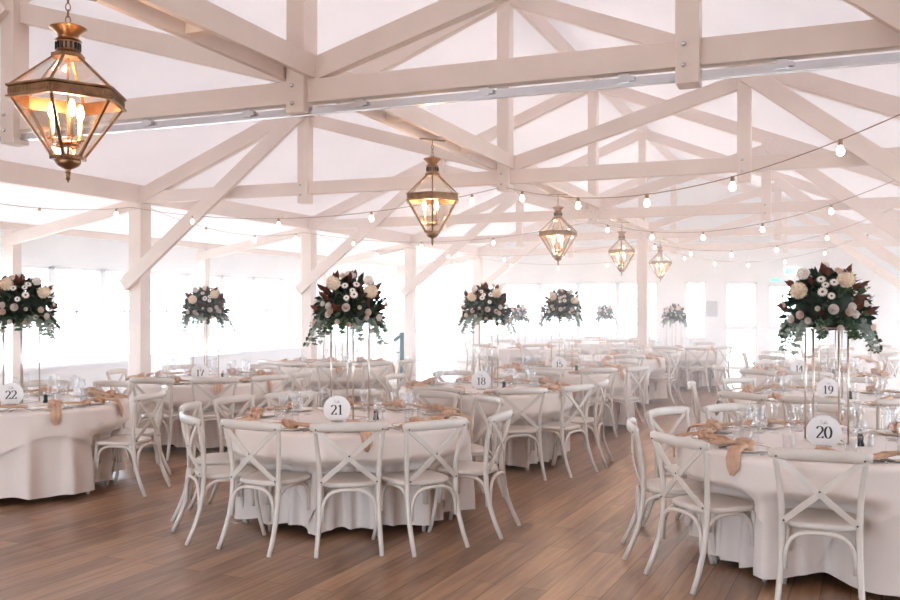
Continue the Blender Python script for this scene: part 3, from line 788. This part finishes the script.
# ------------------------------------------------------------------ flowers
def leaf(bm, p, d, n_, L, W):
    """pointed leaf with a folded midrib, p = foot, d = direction, n_ = face normal"""
    d = d.normalized(); s = d.cross(n_)
    if s.length < .01: s = d.cross(Vector((0, 0, 1)))
    if s.length < .01: s = Vector((1, 0, 0))
    s.normalize(); n_ = s.cross(d)
    a = bm.verts.new(p); b = bm.verts.new(p+d*L-n_*L*.12)
    m1 = bm.verts.new(p+d*L*.35+n_*L*.03); m2 = bm.verts.new(p+d*L*.7-n_*L*.01)
    l1 = bm.verts.new(p+d*L*.33+s*W*.5+n_*W*.12); l2 = bm.verts.new(p+d*L*.68+s*W*.38+n_*W*.05)
    r1 = bm.verts.new(p+d*L*.33-s*W*.5+n_*W*.12); r2 = bm.verts.new(p+d*L*.68-s*W*.38+n_*W*.05)
    for f in ((a, l1, m1), (m1, l1, l2, m2), (m2, l2, b), (a, m1, r1), (m1, m2, r2, r1), (m2, b, r2)): bm.faces.new(f)
pom_b = bmesh.new()
sphere(pom_b, (0, 0, 0), .80, 16, 12)
rnd = random.Random(5)
for k in range(170):
    z = 1-2*(k+.5)/170; a = k*2.39996; r = math.sqrt(1-z*z); n_ = Vector((r*math.cos(a), r*math.sin(a), z))
    up = Vector((0, 0, 1)) if abs(z) < .9 else Vector((1, 0, 0)); s = n_.cross(up).normalized()
    q = Matrix.Rotation(rnd.random()*6, 3, n_) @ s
    leaf(pom_b, n_*.72, (n_+q*.30), q.cross(n_), .34, .22)
POM = mesh_of('pompon_flower', pom_b, M['cream'])
daisy_b = bmesh.new()
for lay, (nn, L, lift) in enumerate(((13, 1.0, .10), (11, .8, .32))):
    for k in range(nn):
        a = 2*PI*k/nn+lay*.2; d = Vector((math.cos(a), -lift, math.sin(a)))
        leaf(daisy_b, Vector((math.cos(a)*.12, 0, math.sin(a)*.12)), d, Vector((0, -1, 0)), L*.9, .42)
DAISY = mesh_of('daisy', daisy_b, M['white'])
eye_b = bmesh.new(); sphere(eye_b, (0, -.13, 0), .26, 10, 6, (1, .6, 1)); EYE = mesh_of('flower_eye', eye_b, M['yolk'])
rose_b = bmesh.new()
for lay in range(5):
    R = 1.0-.18*lay; nn = 5-lay//2
    for k in range(nn):
        a0 = 2*PI*k/nn+lay*.7; rows = []
        for i in range(5):
            f = i/4; row = []
            for jx in range(5):
                g = (jx/4-.5)*2*PI/nn*1.25; rr = R*(.35+.65*math.sin(f*PI*.5))*(1+.10*f)
                row.append(rose_b.verts.new((rr*math.cos(a0+g), -(-.5+f*(1.0+.10*lay)-.25*(abs(g)*f)), rr*math.sin(a0+g))))
            rows.append(row)
        for A, B in zip(rows, rows[1:]):
            for jx in range(4): rose_b.faces.new((A[jx], A[jx+1], B[jx+1], B[jx]))
ROSE = mesh_of('rose', rose_b, M['white'])
ROSE2 = ROSE.copy(); ROSE2.materials[0] = M['blush']
POM2 = POM.copy(); POM2.materials[0] = M['white']
# layout on the front of the dome, metres right of / above the foot of the dome
SPEC = [('p', .115, .305, .056), ('p', -.165, .235, .055), ('p', -.140, .345, .040), ('p', -.01, .395, .034),
        ('d', -.030, .305, .030), ('d', .045, .285, .030), ('d', -.022, .225, .034), ('d', .030, .200, .026), ('d', -.005, .270, .026), ('d', .235, .245, .022), ('d', -.26, .20, .022),
        ('r', .040, .115, .030), ('r', .130, .100, .026), ('r', .165, .085, .024), ('r', .145, .130, .026), ('r', -.150, .080, .026), ('r', -.205, .055, .026),
        ('r', .078, .000, .020), ('r', -.008, -.010, .018), ('r', -.105, .045, .020), ('r', .160, -.055, .022), ('r', .27, .005, .022), ('r', -.255, .14, .02), ('r', -.05, .12, .016),
        ('r', .07, .36, .024), ('r', .225, .15, .02)]
def dome(u, wv, rad=.30):
    q = 1-(u/.33)**2-((wv-.10)/.34)**2
    return Vector((u, -rad*math.sqrt(max(.02, q)), wv))
def bouquet(label, loc, rz, seed, scale=1., flip=1, rich=1.):
    rnd = random.Random(seed)
    t = thing('flower_arrangement', label, 'flower arrangement', loc, rz, 'tall flower arrangements'); t.scale = (scale,)*3
    core = bmesh.new(); sphere(core, (0, 0, .12), .17, 14, 10, (1.15, 1, .85))
    fo = obj('moss_core', core, M['leaf'], t)
    fol, fol2, red = bmesh.new(), bmesh.new(), bmesh.new()
    for k in range(int(620*rich)):
        a = rnd.random()*2*PI; el = rnd.uniform(-.35, 1.0)*PI/2*1.0
        n_ = Vector((math.cos(a)*math.cos(el), math.sin(a)*math.cos(el), math.sin(el)))
        rr = rnd.uniform(.45, .92)
        p = Vector((n_.x*.27*rr, n_.y*.25*rr, .10+n_.z*(.26 if n_.z > 0 else .18)*rr))
        d = (n_+Vector((rnd.uniform(-.6, .6), rnd.uniform(-.6, .6), rnd.uniform(-.7, .35)))).normalized()
        leaf(fol if k % 3 else fol2, p, d, n_, rnd.uniform(.055, .095), rnd.uniform(.026, .042))
    for (u, wv) in [(.02, .36), (.20, .26), (.18, .17), (.29, .10), (-.28, .12), (-.22, .21), (.22, .20), (-.03, .38), (.24, .28), (.13, .37), (-.10, .27), (-.24, .28)]+[(rnd.uniform(-.27, .27), rnd.uniform(.05, .36)) for _ in range(5)]:
        u *= flip
        for q in range(2):
            side = -1 if (rnd.random() < .72 or wv > .3) else 1
            p = dome(u*.8, .1+(wv-.1)*.85, .22); p.y *= -side if side > 0 else 1
            d = Vector((u*2.2+rnd.uniform(-.4, .4), p.y*1.5+rnd.uniform(-.4, .1), (wv-.08)*2.5+rnd.uniform(-.2, .4)))
            leaf(red, p, d, Vector((0, -1, .2)) + Vector((rnd.uniform(-.7, .7), 0, rnd.uniform(-.5, .5))), rnd.uniform(.065, .10), rnd.uniform(.030, .046))
    obj('dark_foliage', fol, M['leaf'], t, smooth=False); obj('green_foliage', fol2, M['leaf2'], t, smooth=False); obj('red_foliage', red, M['red'], t, smooth=False)
    # eucalyptus and fine trailing sprigs
    for k in range(18):
        a = [200, 222, 245, 255, 300, 320, 340, 180, 0, 30, 90, 140, 275, 190, 212, 234, 312, 350][k]+rnd.uniform(-10, 10); a = math.radians(a)
        if flip < 0: a = PI-a
        long_ = k in (1, 2, 5, 6, 8)
        bm = bmesh.new(); o0 = Vector((math.cos(a)*.17, math.sin(a)*.15, .02)); n_ = 9 if long_ else 7; L = (.21 if long_ else .15)*rnd.uniform(.85, 1.2); pts = []
        for i in range(n_+1):
            f = i/n_; pts.append(o0+Vector((math.cos(a)*L*(.75*f), math.sin(a)*L*.75*f, .03*math.sin(f*2)-(.62 if long_ else .45)*L*f*f*1.3)))
        tube(bm, pts, [.003*(1-.6*i/n_) for i in range(n_+1)], 4)
        for i in range(1, n_+1):
            for s in (-1, 1, 0):
                dd = (pts[i]-pts[i-1]).normalized(); sd = dd.cross(Vector((0, 0, 1))).normalized()*s
                nn = Vector((rnd.uniform(-.6, .6), -1, rnd.uniform(-.3, .8)))
                leaf(bm, pts[i], dd*.6+sd+Vector((0, 0, rnd.uniform(-.3, .5))), nn, rnd.uniform(.040, .060)*(1-.35*i/n_), rnd.uniform(.032, .046)*(1-.35*i/n_))
        obj('eucalyptus_sprig', bm, M['euca'] if k % 4 else M['leaf2'], t, smooth=False)
    for k in range(3):
        a = math.radians([215, 330, 20][k]); a = PI-a if flip < 0 else a; bm = bmesh.new(); o0 = Vector((math.cos(a)*.22, math.sin(a)*.2, 0)); pts = []
        for i in range(9):
            f = i/8; pts.append(o0+Vector((math.cos(a)*.10*f+.015*math.sin(i*1.7), math.sin(a)*.08*f, -.15*f*rnd.uniform(.95, 1.05))))
        tube(bm, pts, .0014, 4)
        for i in range(1, 9):
            for s in (-1, 1): leaf(bm, pts[i], Vector((s, 0, -.5)), Vector((0, -1, .3)), .022, .014)
        obj('trailing_sprig', bm, M['leaf2'], t, smooth=False)
    cnt = 0
    for ring in (0, 1):
        for (kd, u, wv, r) in SPEC:
            if ring and rnd.random() < .35: continue
            uu = (u*flip+rnd.uniform(-.02, .02)*(seed != 20)); ww = wv+rnd.uniform(-.02, .02)*(seed != 20)
            p = dome(uu, ww, .27)*1.0
            if ring: p = Vector((-p.x, -p.y, p.z))
            n_ = Vector((p.x/.3, p.y/.27, (p.z-.08)/.36)).normalized()
            me = {'p': POM if r > .05 else POM2, 'd': DAISY, 'r': ROSE if cnt % 3 else ROSE2}[kd]
            o = bpy.data.objects.new({'p': 'chrysanthemum', 'd': 'daisy', 'r': 'rose'}[kd], me); COL.objects.link(o); o.parent = t; o.location = p; o.scale = (r,)*3
            o.rotation_euler = (-n_).to_track_quat('Y', 'Z').to_euler()
            if kd == 'd':
                e2 = bpy.data.objects.new('flower_eye', EYE); COL.objects.link(e2); e2.parent = o
            cnt += 1
    return t
def make_stand():
    t = thing('centrepiece_stand', '', 'flower stand', group='tall metal flower stands')
    d = .15
    for k in range(4):
        a = PI/2*k; bm = bmesh.new(); tube(bm, [(d*math.cos(a), d*math.sin(a), .006), (d*math.cos(a), d*math.sin(a), .742)], .0062, 8); obj('rod', bm, M['rod'], t)
    for nm, z in (('base_frame', .006), ('top_frame', .745)):
        bm = bmesh.new()
        for k in range(4):
            a, b = PI/2*k, PI/2*(k+1); bar(bm, (d*math.cos(a), d*math.sin(a), z), (d*math.cos(b), d*math.sin(b), z), .008 if z > .5 else .006, .008 if z > .5 else .005)
        if z > .5:
            for a in (0, PI/2): bar(bm, (d*math.cos(a), d*math.sin(a), z), (-d*math.cos(a), -d*math.sin(a), z), .008, .008)
        obj(nm, bm, M['rod'], t, smooth=False)
    return t
stand0 = make_stand(); sused = [False]
def put_stand(loc, rz, label, zs=1.):
    if not sused[0]: sused[0] = True; o = stand0
    else: o = dup(stand0)
    o.location = loc; o.rotation_euler = (0, 0, rz); o['label'] = label; o.scale = (1, 1, zs)
    return o
grind_b = bmesh.new(); lathe(grind_b, [(0, 0), (.022, 0), (.024, .01), (.017, .03), (.020, .06), (.014, .075), (0, .075)], 16); GR1 = mesh_of('pepper_body', grind_b, M['black'])
grind_b = bmesh.new(); lathe(grind_b, [(0, .075), (.018, .078), (.020, .09), (.012, .102), (.005, .108), (0, .112)], 16); GR2 = mesh_of('grinder_knob', grind_b, M['steel'])
salt_b = bmesh.new(); lathe(salt_b, [(0, 0), (.018, 0), (.019, .005), (.015, .055), (0, .056)], 14); SA1 = mesh_of('shaker', salt_b, M['card'])
salt_b = bmesh.new(); lathe(salt_b, [(.0155, .054), (.017, .060), (.013, .072), (0, .075)], 14); SA2 = mesh_of('shaker_cap', salt_b, M['steel'])

# ------------------------------------------------------------------ the tables
# name, centre, chair sight lines (px, py of the back's top), overlay angle, detail level, stand turn
WORD = {'14': 'fourteen', '15': 'fifteen', '16': 'sixteen', '17': 'seventeen', '18': 'eighteen', '19': 'nineteen', '20': 'twenty', '21': 'twenty-one', '22': 'twenty-two'}
TABLES = [
    ('20', (0.06, 6.45), [(821, 446), (678, 436), (636, 422), (668, 409), (728, 404), (828, 405)], math.radians(39), 3, YAW+math.radians(37), 'on table twenty'),
    ('21', (-3.42, 6.42), [(248, 421), (350, 423), (434, 421), (508, 413), (487, 397), (437, 393), (357, 391), (291, 393), (231, 398), (193, 404), (184, 416)], math.radians(49), 3, YAW+math.radians(15), 'on table twenty-one'),
    ('22', (-6.80, 6.36), [(153, 393), (161, 388), (113, 382), (44, 382)], math.radians(62), 3, YAW+math.radians(27), 'on table twenty-two'),
    ('19', (0.10, 9.66), [(716, 395), (810, 399), (907, 400), (692, 383), (743, 379), (806, 376), (868, 375)], math.radians(250), 3, math.radians(60), 'on table nineteen'),
    ('18', (-3.34, 9.38), [(436, 388), (528, 390), (583, 386), (609, 381), (551, 371), (461, 373), (403, 375)], math.radians(240), 3, YAW+math.radians(25), 'on table eighteen'),
    ('17', (-6.92, 9.26), [(140, 380), (231, 379), (283, 377), (307, 373), (123, 370), (185, 366), (255, 366)], math.radians(210), 2, YAW+math.radians(20), 'on table seventeen'),
    ('15', (-3.30, 12.45), [(614, 370), (651, 368), (500, 362), (610, 361), (565, 359), (530, 372)], math.radians(200), 2, math.radians(30), 'on table fifteen'),
    ('14', (0.00, 12.9), [(733, 373), (719, 366), (770, 361), (835, 360), (880, 368), (800, 373)], math.radians(190), 2, math.radians(70), 'on table fourteen'),
    ('16', (-6.85, 12.3), [(351, 366), (388, 365), (416, 363), (294, 366), (330, 358), (375, 358)], math.radians(220), 2, math.radians(45), 'on table sixteen'),
    ('', (-3.35, 15.9), 7, math.radians(200), 1, 0, 'on the plain table behind table fifteen'),
    ('', (0.05, 16.3), 7, math.radians(200), 1, 0, 'on the plain table behind table fourteen'),
    ('', (-2.75, 19.4), [(662, 349), (697, 349), (727, 347), (630, 348), (655, 343), (715, 342)], math.radians(210), 1, 0, 'on the far table right of the column'),
    ('', (-6.1, 19.3), 6, math.radians(210), 1, 0, 'on the far table left of the column'),
    ('', (-4.9, 22.7), 6, math.radians(210), 1, 0, 'on the farthest table under the windows'),
    ('', (0.9, 19.5), 7, math.radians(210), 1, 0, 'on the far table furthest to the right'),
]
SIGNPX = {'20': (824, 442), '21': (337, 420), '22': (11, 406), '19': (828, 399), '18': (481, 389), '17': (200, 380), '15': (559, 371), '14': (799, 373), '16': (312, 367)}
CARDW = {'20': 'twenty', '21': 'twenty-one'}
rg = random.Random(11)
for ti, (num, (cx, cy_), chl, ov, det, sturn, desc) in enumerate(TABLES):
    tdesc = desc[3:]
    C0 = Vector((cx, cy_, 0))
    camdir = math.atan2(-cy_, -cx)
    # chairs
    pol = []
    if isinstance(chl, int):
        for k in range(chl): pol.append((camdir+.25+2*PI*k/chl, 1.17))
    else:
        for (px, py) in chl:
            p = at(px, py, .875)-C0
            pol.append((math.atan2(p.y, p.x), max(1.12, min(1.34 if num == '22' else 1.26, math.hypot(p.x, p.y)))))
    # keep neighbours at one table from standing in one another
    for _ in range(60):
        srt = sorted(range(len(pol)), key=lambda q: pol[q][0] % (2*PI))
        for q in range(len(srt)):
            i, j = srt[q], srt[(q+1) % len(srt)]
            if len(srt) < 2: break
            gap = (pol[j][0]-pol[i][0]) % (2*PI)
            if gap < .50:
                ad = (.50-gap)/2*.5; pol[i] = (pol[i][0]-ad, pol[i][1]); pol[j] = (pol[j][0]+ad, pol[j][1])
    order = sorted(pol, key=lambda a: pxof((cx+a[1]*math.cos(a[0]), cy_+a[1]*math.sin(a[0]))))
    for k, (a, R) in enumerate(order):
        x, y = cx+(R-.25)*math.cos(a), cy_+(R-.25)*math.sin(a)
        near = math.hypot(cx+R*math.cos(a), cy_+R*math.sin(a)) < math.hypot(cx, cy_)
        kn = sum(1 for (a2, R2) in order[:k] if (math.hypot(cx+R2*math.cos(a2), cy_+R2*math.sin(a2)) < math.hypot(cx, cy_)) == near)
        lab = f"white {'cross-back ' if num else ''}chair, {'near' if near else 'far'} side of {tdesc}, {ORD[kn]} from left"
        put_chair(x, y, a+PI/2+rg.uniform(-.05, .05), lab, f'cross-back chairs at {tdesc}', det == 3)
    # table, cloths
    if not tused[0]: tused[0] = True; tb = table0
    else: tb = dup(table0)
    tb.location = (cx, cy_, 0); tb['label'] = f'round folding table hidden under the cloths, {tdesc}'
    tb.rotation_euler = (0, 0, .4)
    chs = [((a) % (2*PI), R) for a, R in pol]
    me = make_cloth('tablecloth', chs, ti+1); o = place(me, 'tablecloth', (cx, cy_, 0), 0)
    tag(o, f'ivory floor-length cloth of {tdesc}', 'tablecloth', 'round floor-length tablecloths')
    me = make_cloth('overlay_cloth', chs, ti+1, ov); o = place(me, 'overlay_cloth', (cx, cy_, 0), 0)
    tag(o, f'ivory square overlay cloth with hanging corners {desc}', 'tablecloth', 'square overlay cloths')
    ZT = .7695
    # settings
    sett = 10; base = ov+.3 if isinstance(chl, int) else pol[0][0]
    items = {'wine_glass': [], 'water_glass': [], 'champagne_flute': [], 'plate': [], 'napkin': [], 'knife': [], 'fork': []}
    if det == 1: sett = 6
    for k in range(sett):
        a = base+2*PI*k/sett
        def P(r, off):
            b = a+off/r; return (cx+r*math.cos(b), cy_+r*math.sin(b), ZT)
        rz = a+PI/2
        items['wine_glass'].append((P(.52, -.12), rz)); 
        if det >= 2:
            items['water_glass'].append((P(.56, -.20) , rz))
            if k % 2 == 0 or num in ('20', '22'): items['champagne_flute'].append((P(.46, -.19), rz))
        hangs = (k*7+ti) % 3
        nm = napkins[(k*2+ti) % 5]
        if det >= 2:
            items['plate'].append((P(.725, 0), rz)); items['knife'].append((P(.72, -.165), rz)); items['fork'].append((P(.72, .165), rz))
        items['napkin'].append((P(.775, .02) , rz+rg.uniform(-.25, .25)))
    names = {'wine_glass': ('clear wine glass', 'glass'), 'water_glass': ('clear straight water glass', 'glass'), 'champagne_flute': ('tall clear champagne flute', 'glass'),
             'plate': ('white dinner plate with a thin gold rim', 'plate'), 'napkin': ('knotted peach napkin', 'napkin'), 'knife': ('steel table knife', 'knife'), 'fork': ('steel table fork', 'fork')}
    mes = {'wine_glass': wine_me, 'water_glass': tumb_me, 'champagne_flute': flute_me, 'plate': plate_me, 'knife': knife_me, 'fork': fork_me}
    for kd, lst in items.items():
        lst.sort(key=lambda q: pxof(q[0]))
        if num and 'glass' in kd or num and 'flute' in kd:
            lst[:] = [q for q in lst if abs(pxof(q[0])-SIGNPX[num][0]) > 24 or math.hypot(q[0][0], q[0][1]) > math.hypot(cx, cy_)]
        for k, (p, rz) in enumerate(lst):
            me = mes.get(kd)
            if kd == 'napkin':
                me = napkins[(k*3+ti) % 5]; p = (p[0], p[1], ZT+(.019 if det >= 2 else 0))
                rz = math.atan2(p[1]-cy_, p[0]-cx)+PI/2+rg.uniform(-.12, .12)
            o = place(me, kd, p, rz)
            if kd == 'napkin': o.scale = (1.35, 1.08, 1.25)
            nr = math.hypot(p[0], p[1]) < math.hypot(cx, cy_)
            kn = sum(1 for q in lst[:k] if (math.hypot(q[0][0], q[0][1]) < math.hypot(cx, cy_)) == nr)
            tag(o, f"{names[kd][0] if num or kd != 'napkin' else 'peach napkin'} {desc}, {'near' if nr else 'far'} half, {ORD[kn]} from left", names[kd][1], f'{kd.replace("_", " ")}s {desc}')
            if kd == 'plate': r_ = place(rim_me, 'rim', (0, 0, 0), 0, o); r_['label'] = 'thin gold rim'
    # stand, flowers, card
    face = math.atan2(cx-0, cy_)*-1      # turn so that local -y looks at the viewer
    if num:
        put_stand((cx, cy_, ZT), sturn, f'tall thin four-rod metal flower stand {desc}')
        seed = int(num); bouquet(f'round arrangement of cream and white flowers with dark leaves on the stand of table {WORD[num]}', (cx, cy_, ZT+.75), face, seed, 1.0 if num in ('20', '21') else 1.06 if num == '22' else .95,
                                 1 if num in ('20', '18', '17') else -1, 1.0)
        zc = -cx*_s+cy_*_c; z_ = zc-.20; u_ = (SIGNPX[num][0]-450)/F_PX*z_
        sp = Vector((-_s*z_+_c*u_, _c*z_+_s*u_, 0))
        if num != '16': number_card(num, (sp.x, sp.y, ZT), -math.atan2(sp.x, sp.y), f'white round card standing {desc}')
        c_, s_ = math.cos(face), math.sin(face)
        def loc(dx, dy): return (cx+c_*dx-s_*dy, cy_+s_*dx+c_*dy, ZT)
        o = place(GR1, 'pepper_grinder', loc(.20, -.10), 0); tag(o, f'small black pepper grinder beside the stand {desc}', 'pepper grinder', 'pepper grinders'); place(GR2, 'grinder_knob', (0, 0, 0), 0, o)
        o = place(SA1, 'salt_shaker', loc(.26, -.05), 0); tag(o, f'small white salt shaker beside the stand {desc}', 'salt shaker', 'salt shakers'); place(SA2, 'shaker_cap', (0, 0, 0), 0, o)
    elif (cx, cy_) in ((-2.75, 19.4), (-6.1, 19.3), (-4.9, 22.7)):
        put_stand((cx, cy_, ZT), .4, f'short thin metal flower stand {desc}', .80)
        bouquet(f'small pale flower arrangement {desc}', (cx, cy_, ZT+.60), face, 60+ti, .85, 1, .6)

# ------------------------------------------------------------------ odds and ends of the room
t = thing('exit_sign', 'green and white exit sign with running figure high on the end wall', 'exit sign', (-.56, YF-.03, 2.59))
bm = bmesh.new(); bx(bm, (0, 0, 0), (.42, .03, .18)); obj('sign_box', bm, M['exitw'], t, smooth=False)
bm = bmesh.new(); bx(bm, (-.11, -.018, 0), (.15, .006, .14)); bx(bm, (.14, -.018, 0), (.09, .006, .14)); obj('green_panel', bm, M['exitg'], t, smooth=False)
bm = bmesh.new(); sphere(bm, (-.10, -.023, .045), .013, 8, 6)
for a, b in (((-.10, .03), (-.115, -.01)), ((-.115, -.01), (-.085, -.025)), ((-.085, -.025), (-.095, -.06)), ((-.115, -.01), (-.145, -.04)), ((-.103, .025), (-.07, .01)), ((-.103, .025), (-.14, .015))):
    bar(bm, (a[0], -.023, a[1]), (b[0], -.023, b[1]), .012, .004)
obj('running_figure', bm, M['exitw'], t, smooth=False)
t = thing('door_sign', 'small pale teal sign above the double door in the end wall', 'sign', (-1.02, YF-.02, 2.36)); 
bm = bmesh.new(); bx(bm, (0, 0, 0), (.22, .02, .07)); obj('sign_board', bm, M['exitg'], t, smooth=False)
t = thing('notice_board', 'pale grey framed notice board on the end wall left of the single door', 'notice board', (-2.55, YF-.02, 1.60)); t.location.x = -2.62
bm = bmesh.new(); bx(bm, (0, 0, 0), (.30, .02, .42)); obj('board', bm, M['grey'], t, smooth=False)
bm = bmesh.new()
for x, z, sx_, sz in ((0, .22, .34, .02), (0, -.22, .34, .02), (-.16, 0, .02, .44), (.16, 0, .02, .44)): bx(bm, (x, -.005, z), (sx_, .03, sz))
obj('board_frame', bm, M['frame'], t, smooth=False)
# teal frame beside the far left column
t = thing('upright_stand', 'dark teal upright frame with a slanted top beside the far left column', 'stand', (0, 0, 0))
z_ = 19.5
u = (402-450)/F_PX*z_; t.location = (-_s*z_+_c*u, _c*z_+_s*u, 0); t.rotation_euler = (0, 0, YAW)
bm = bmesh.new(); bx(bm, (0, 0, .54), (.095, .08, 1.08)); obj('post', bm, M['teal'], t, smooth=False, bevel=.01)
bm = bmesh.new(); bar(bm, (.02, 0, 1.08), (-.17, 0, .93), .08, .07); bar(bm, (-.06, 0, 1.095), (.05, 0, 1.095), .08, .03); obj('top_bar', bm, M['teal'], t, smooth=False)
bm = bmesh.new(); bar(bm, (0, 0, .68), (-.12, 0, .68), .03, .02); obj('peg', bm, M['teal'], t, smooth=False)
bm = bmesh.new(); bx(bm, (0, 0, .015), (.4, .3, .03)); obj('foot', bm, M['teal'], t, smooth=False)
# white side counter against the left windows
t = thing('side_counter', 'low white side counter against the left windows behind table 17', 'counter', (-11.2, 14.9, 0))
bm = bmesh.new(); bx(bm, (0, 0, .34), (.56, 1.5, .68)); obj('counter_body', bm, M['frame'], t, smooth=False, bevel=.01)
bm = bmesh.new(); bx(bm, (0, 0, .70), (.62, 1.6, .04)); obj('counter_top', bm, M['frame'], t, smooth=False, bevel=.008)
bm = bmesh.new(); bx(bm, (-11.93, 10.9, 1.30), (.03, .30, .42)) ; o = obj('wall_notice', bm, M['grey'], None, smooth=False); tag(o, 'pale grey notice on the window frame at the far left edge', 'notice')

# ------------------------------------------------------------------ haze volume added to stand in for window glare
HAZE = 0.027
if HAZE > 0:
    bm = bmesh.new(); P = [(XL+.01, .01), (XR-.01, .01), (XR-.01, 2.8), (RX+XE, roof_z(RX+XE)-.06), (RX, RZ0-.02), (RX-XE, roof_z(RX-XE)-.06), (XL+.01, 2.8)]
    A_ = [bm.verts.new((x, 7.2, z)) for x, z in P]; B_ = [bm.verts.new((x, YF-.02, z)) for x, z in P]
    bm.faces.new(A_); bm.faces.new(list(reversed(B_)))
    for i in range(7): bm.faces.new((A_[i], A_[(i+1) % 7], B_[(i+1) % 7], B_[i]))
    hz = bpy.data.materials.new('haze'); hz.use_nodes = True; n = hz.node_tree; n.nodes.remove(n.nodes['Principled BSDF'])
    vs = n.nodes.new('ShaderNodeVolumeScatter'); vs.inputs['Color'].default_value = (0.84, 0.915, 1, 1); vs.inputs['Density'].default_value = HAZE; vs.inputs['Anisotropy'].default_value = .3
    n.links.new(vs.outputs[0], n.nodes['Material Output'].inputs['Volume'])
    tag(obj('haze', bm, hz, smooth=False), 'thin bright haze added for window glare in the far two thirds of the room', 'haze', kind='stuff')
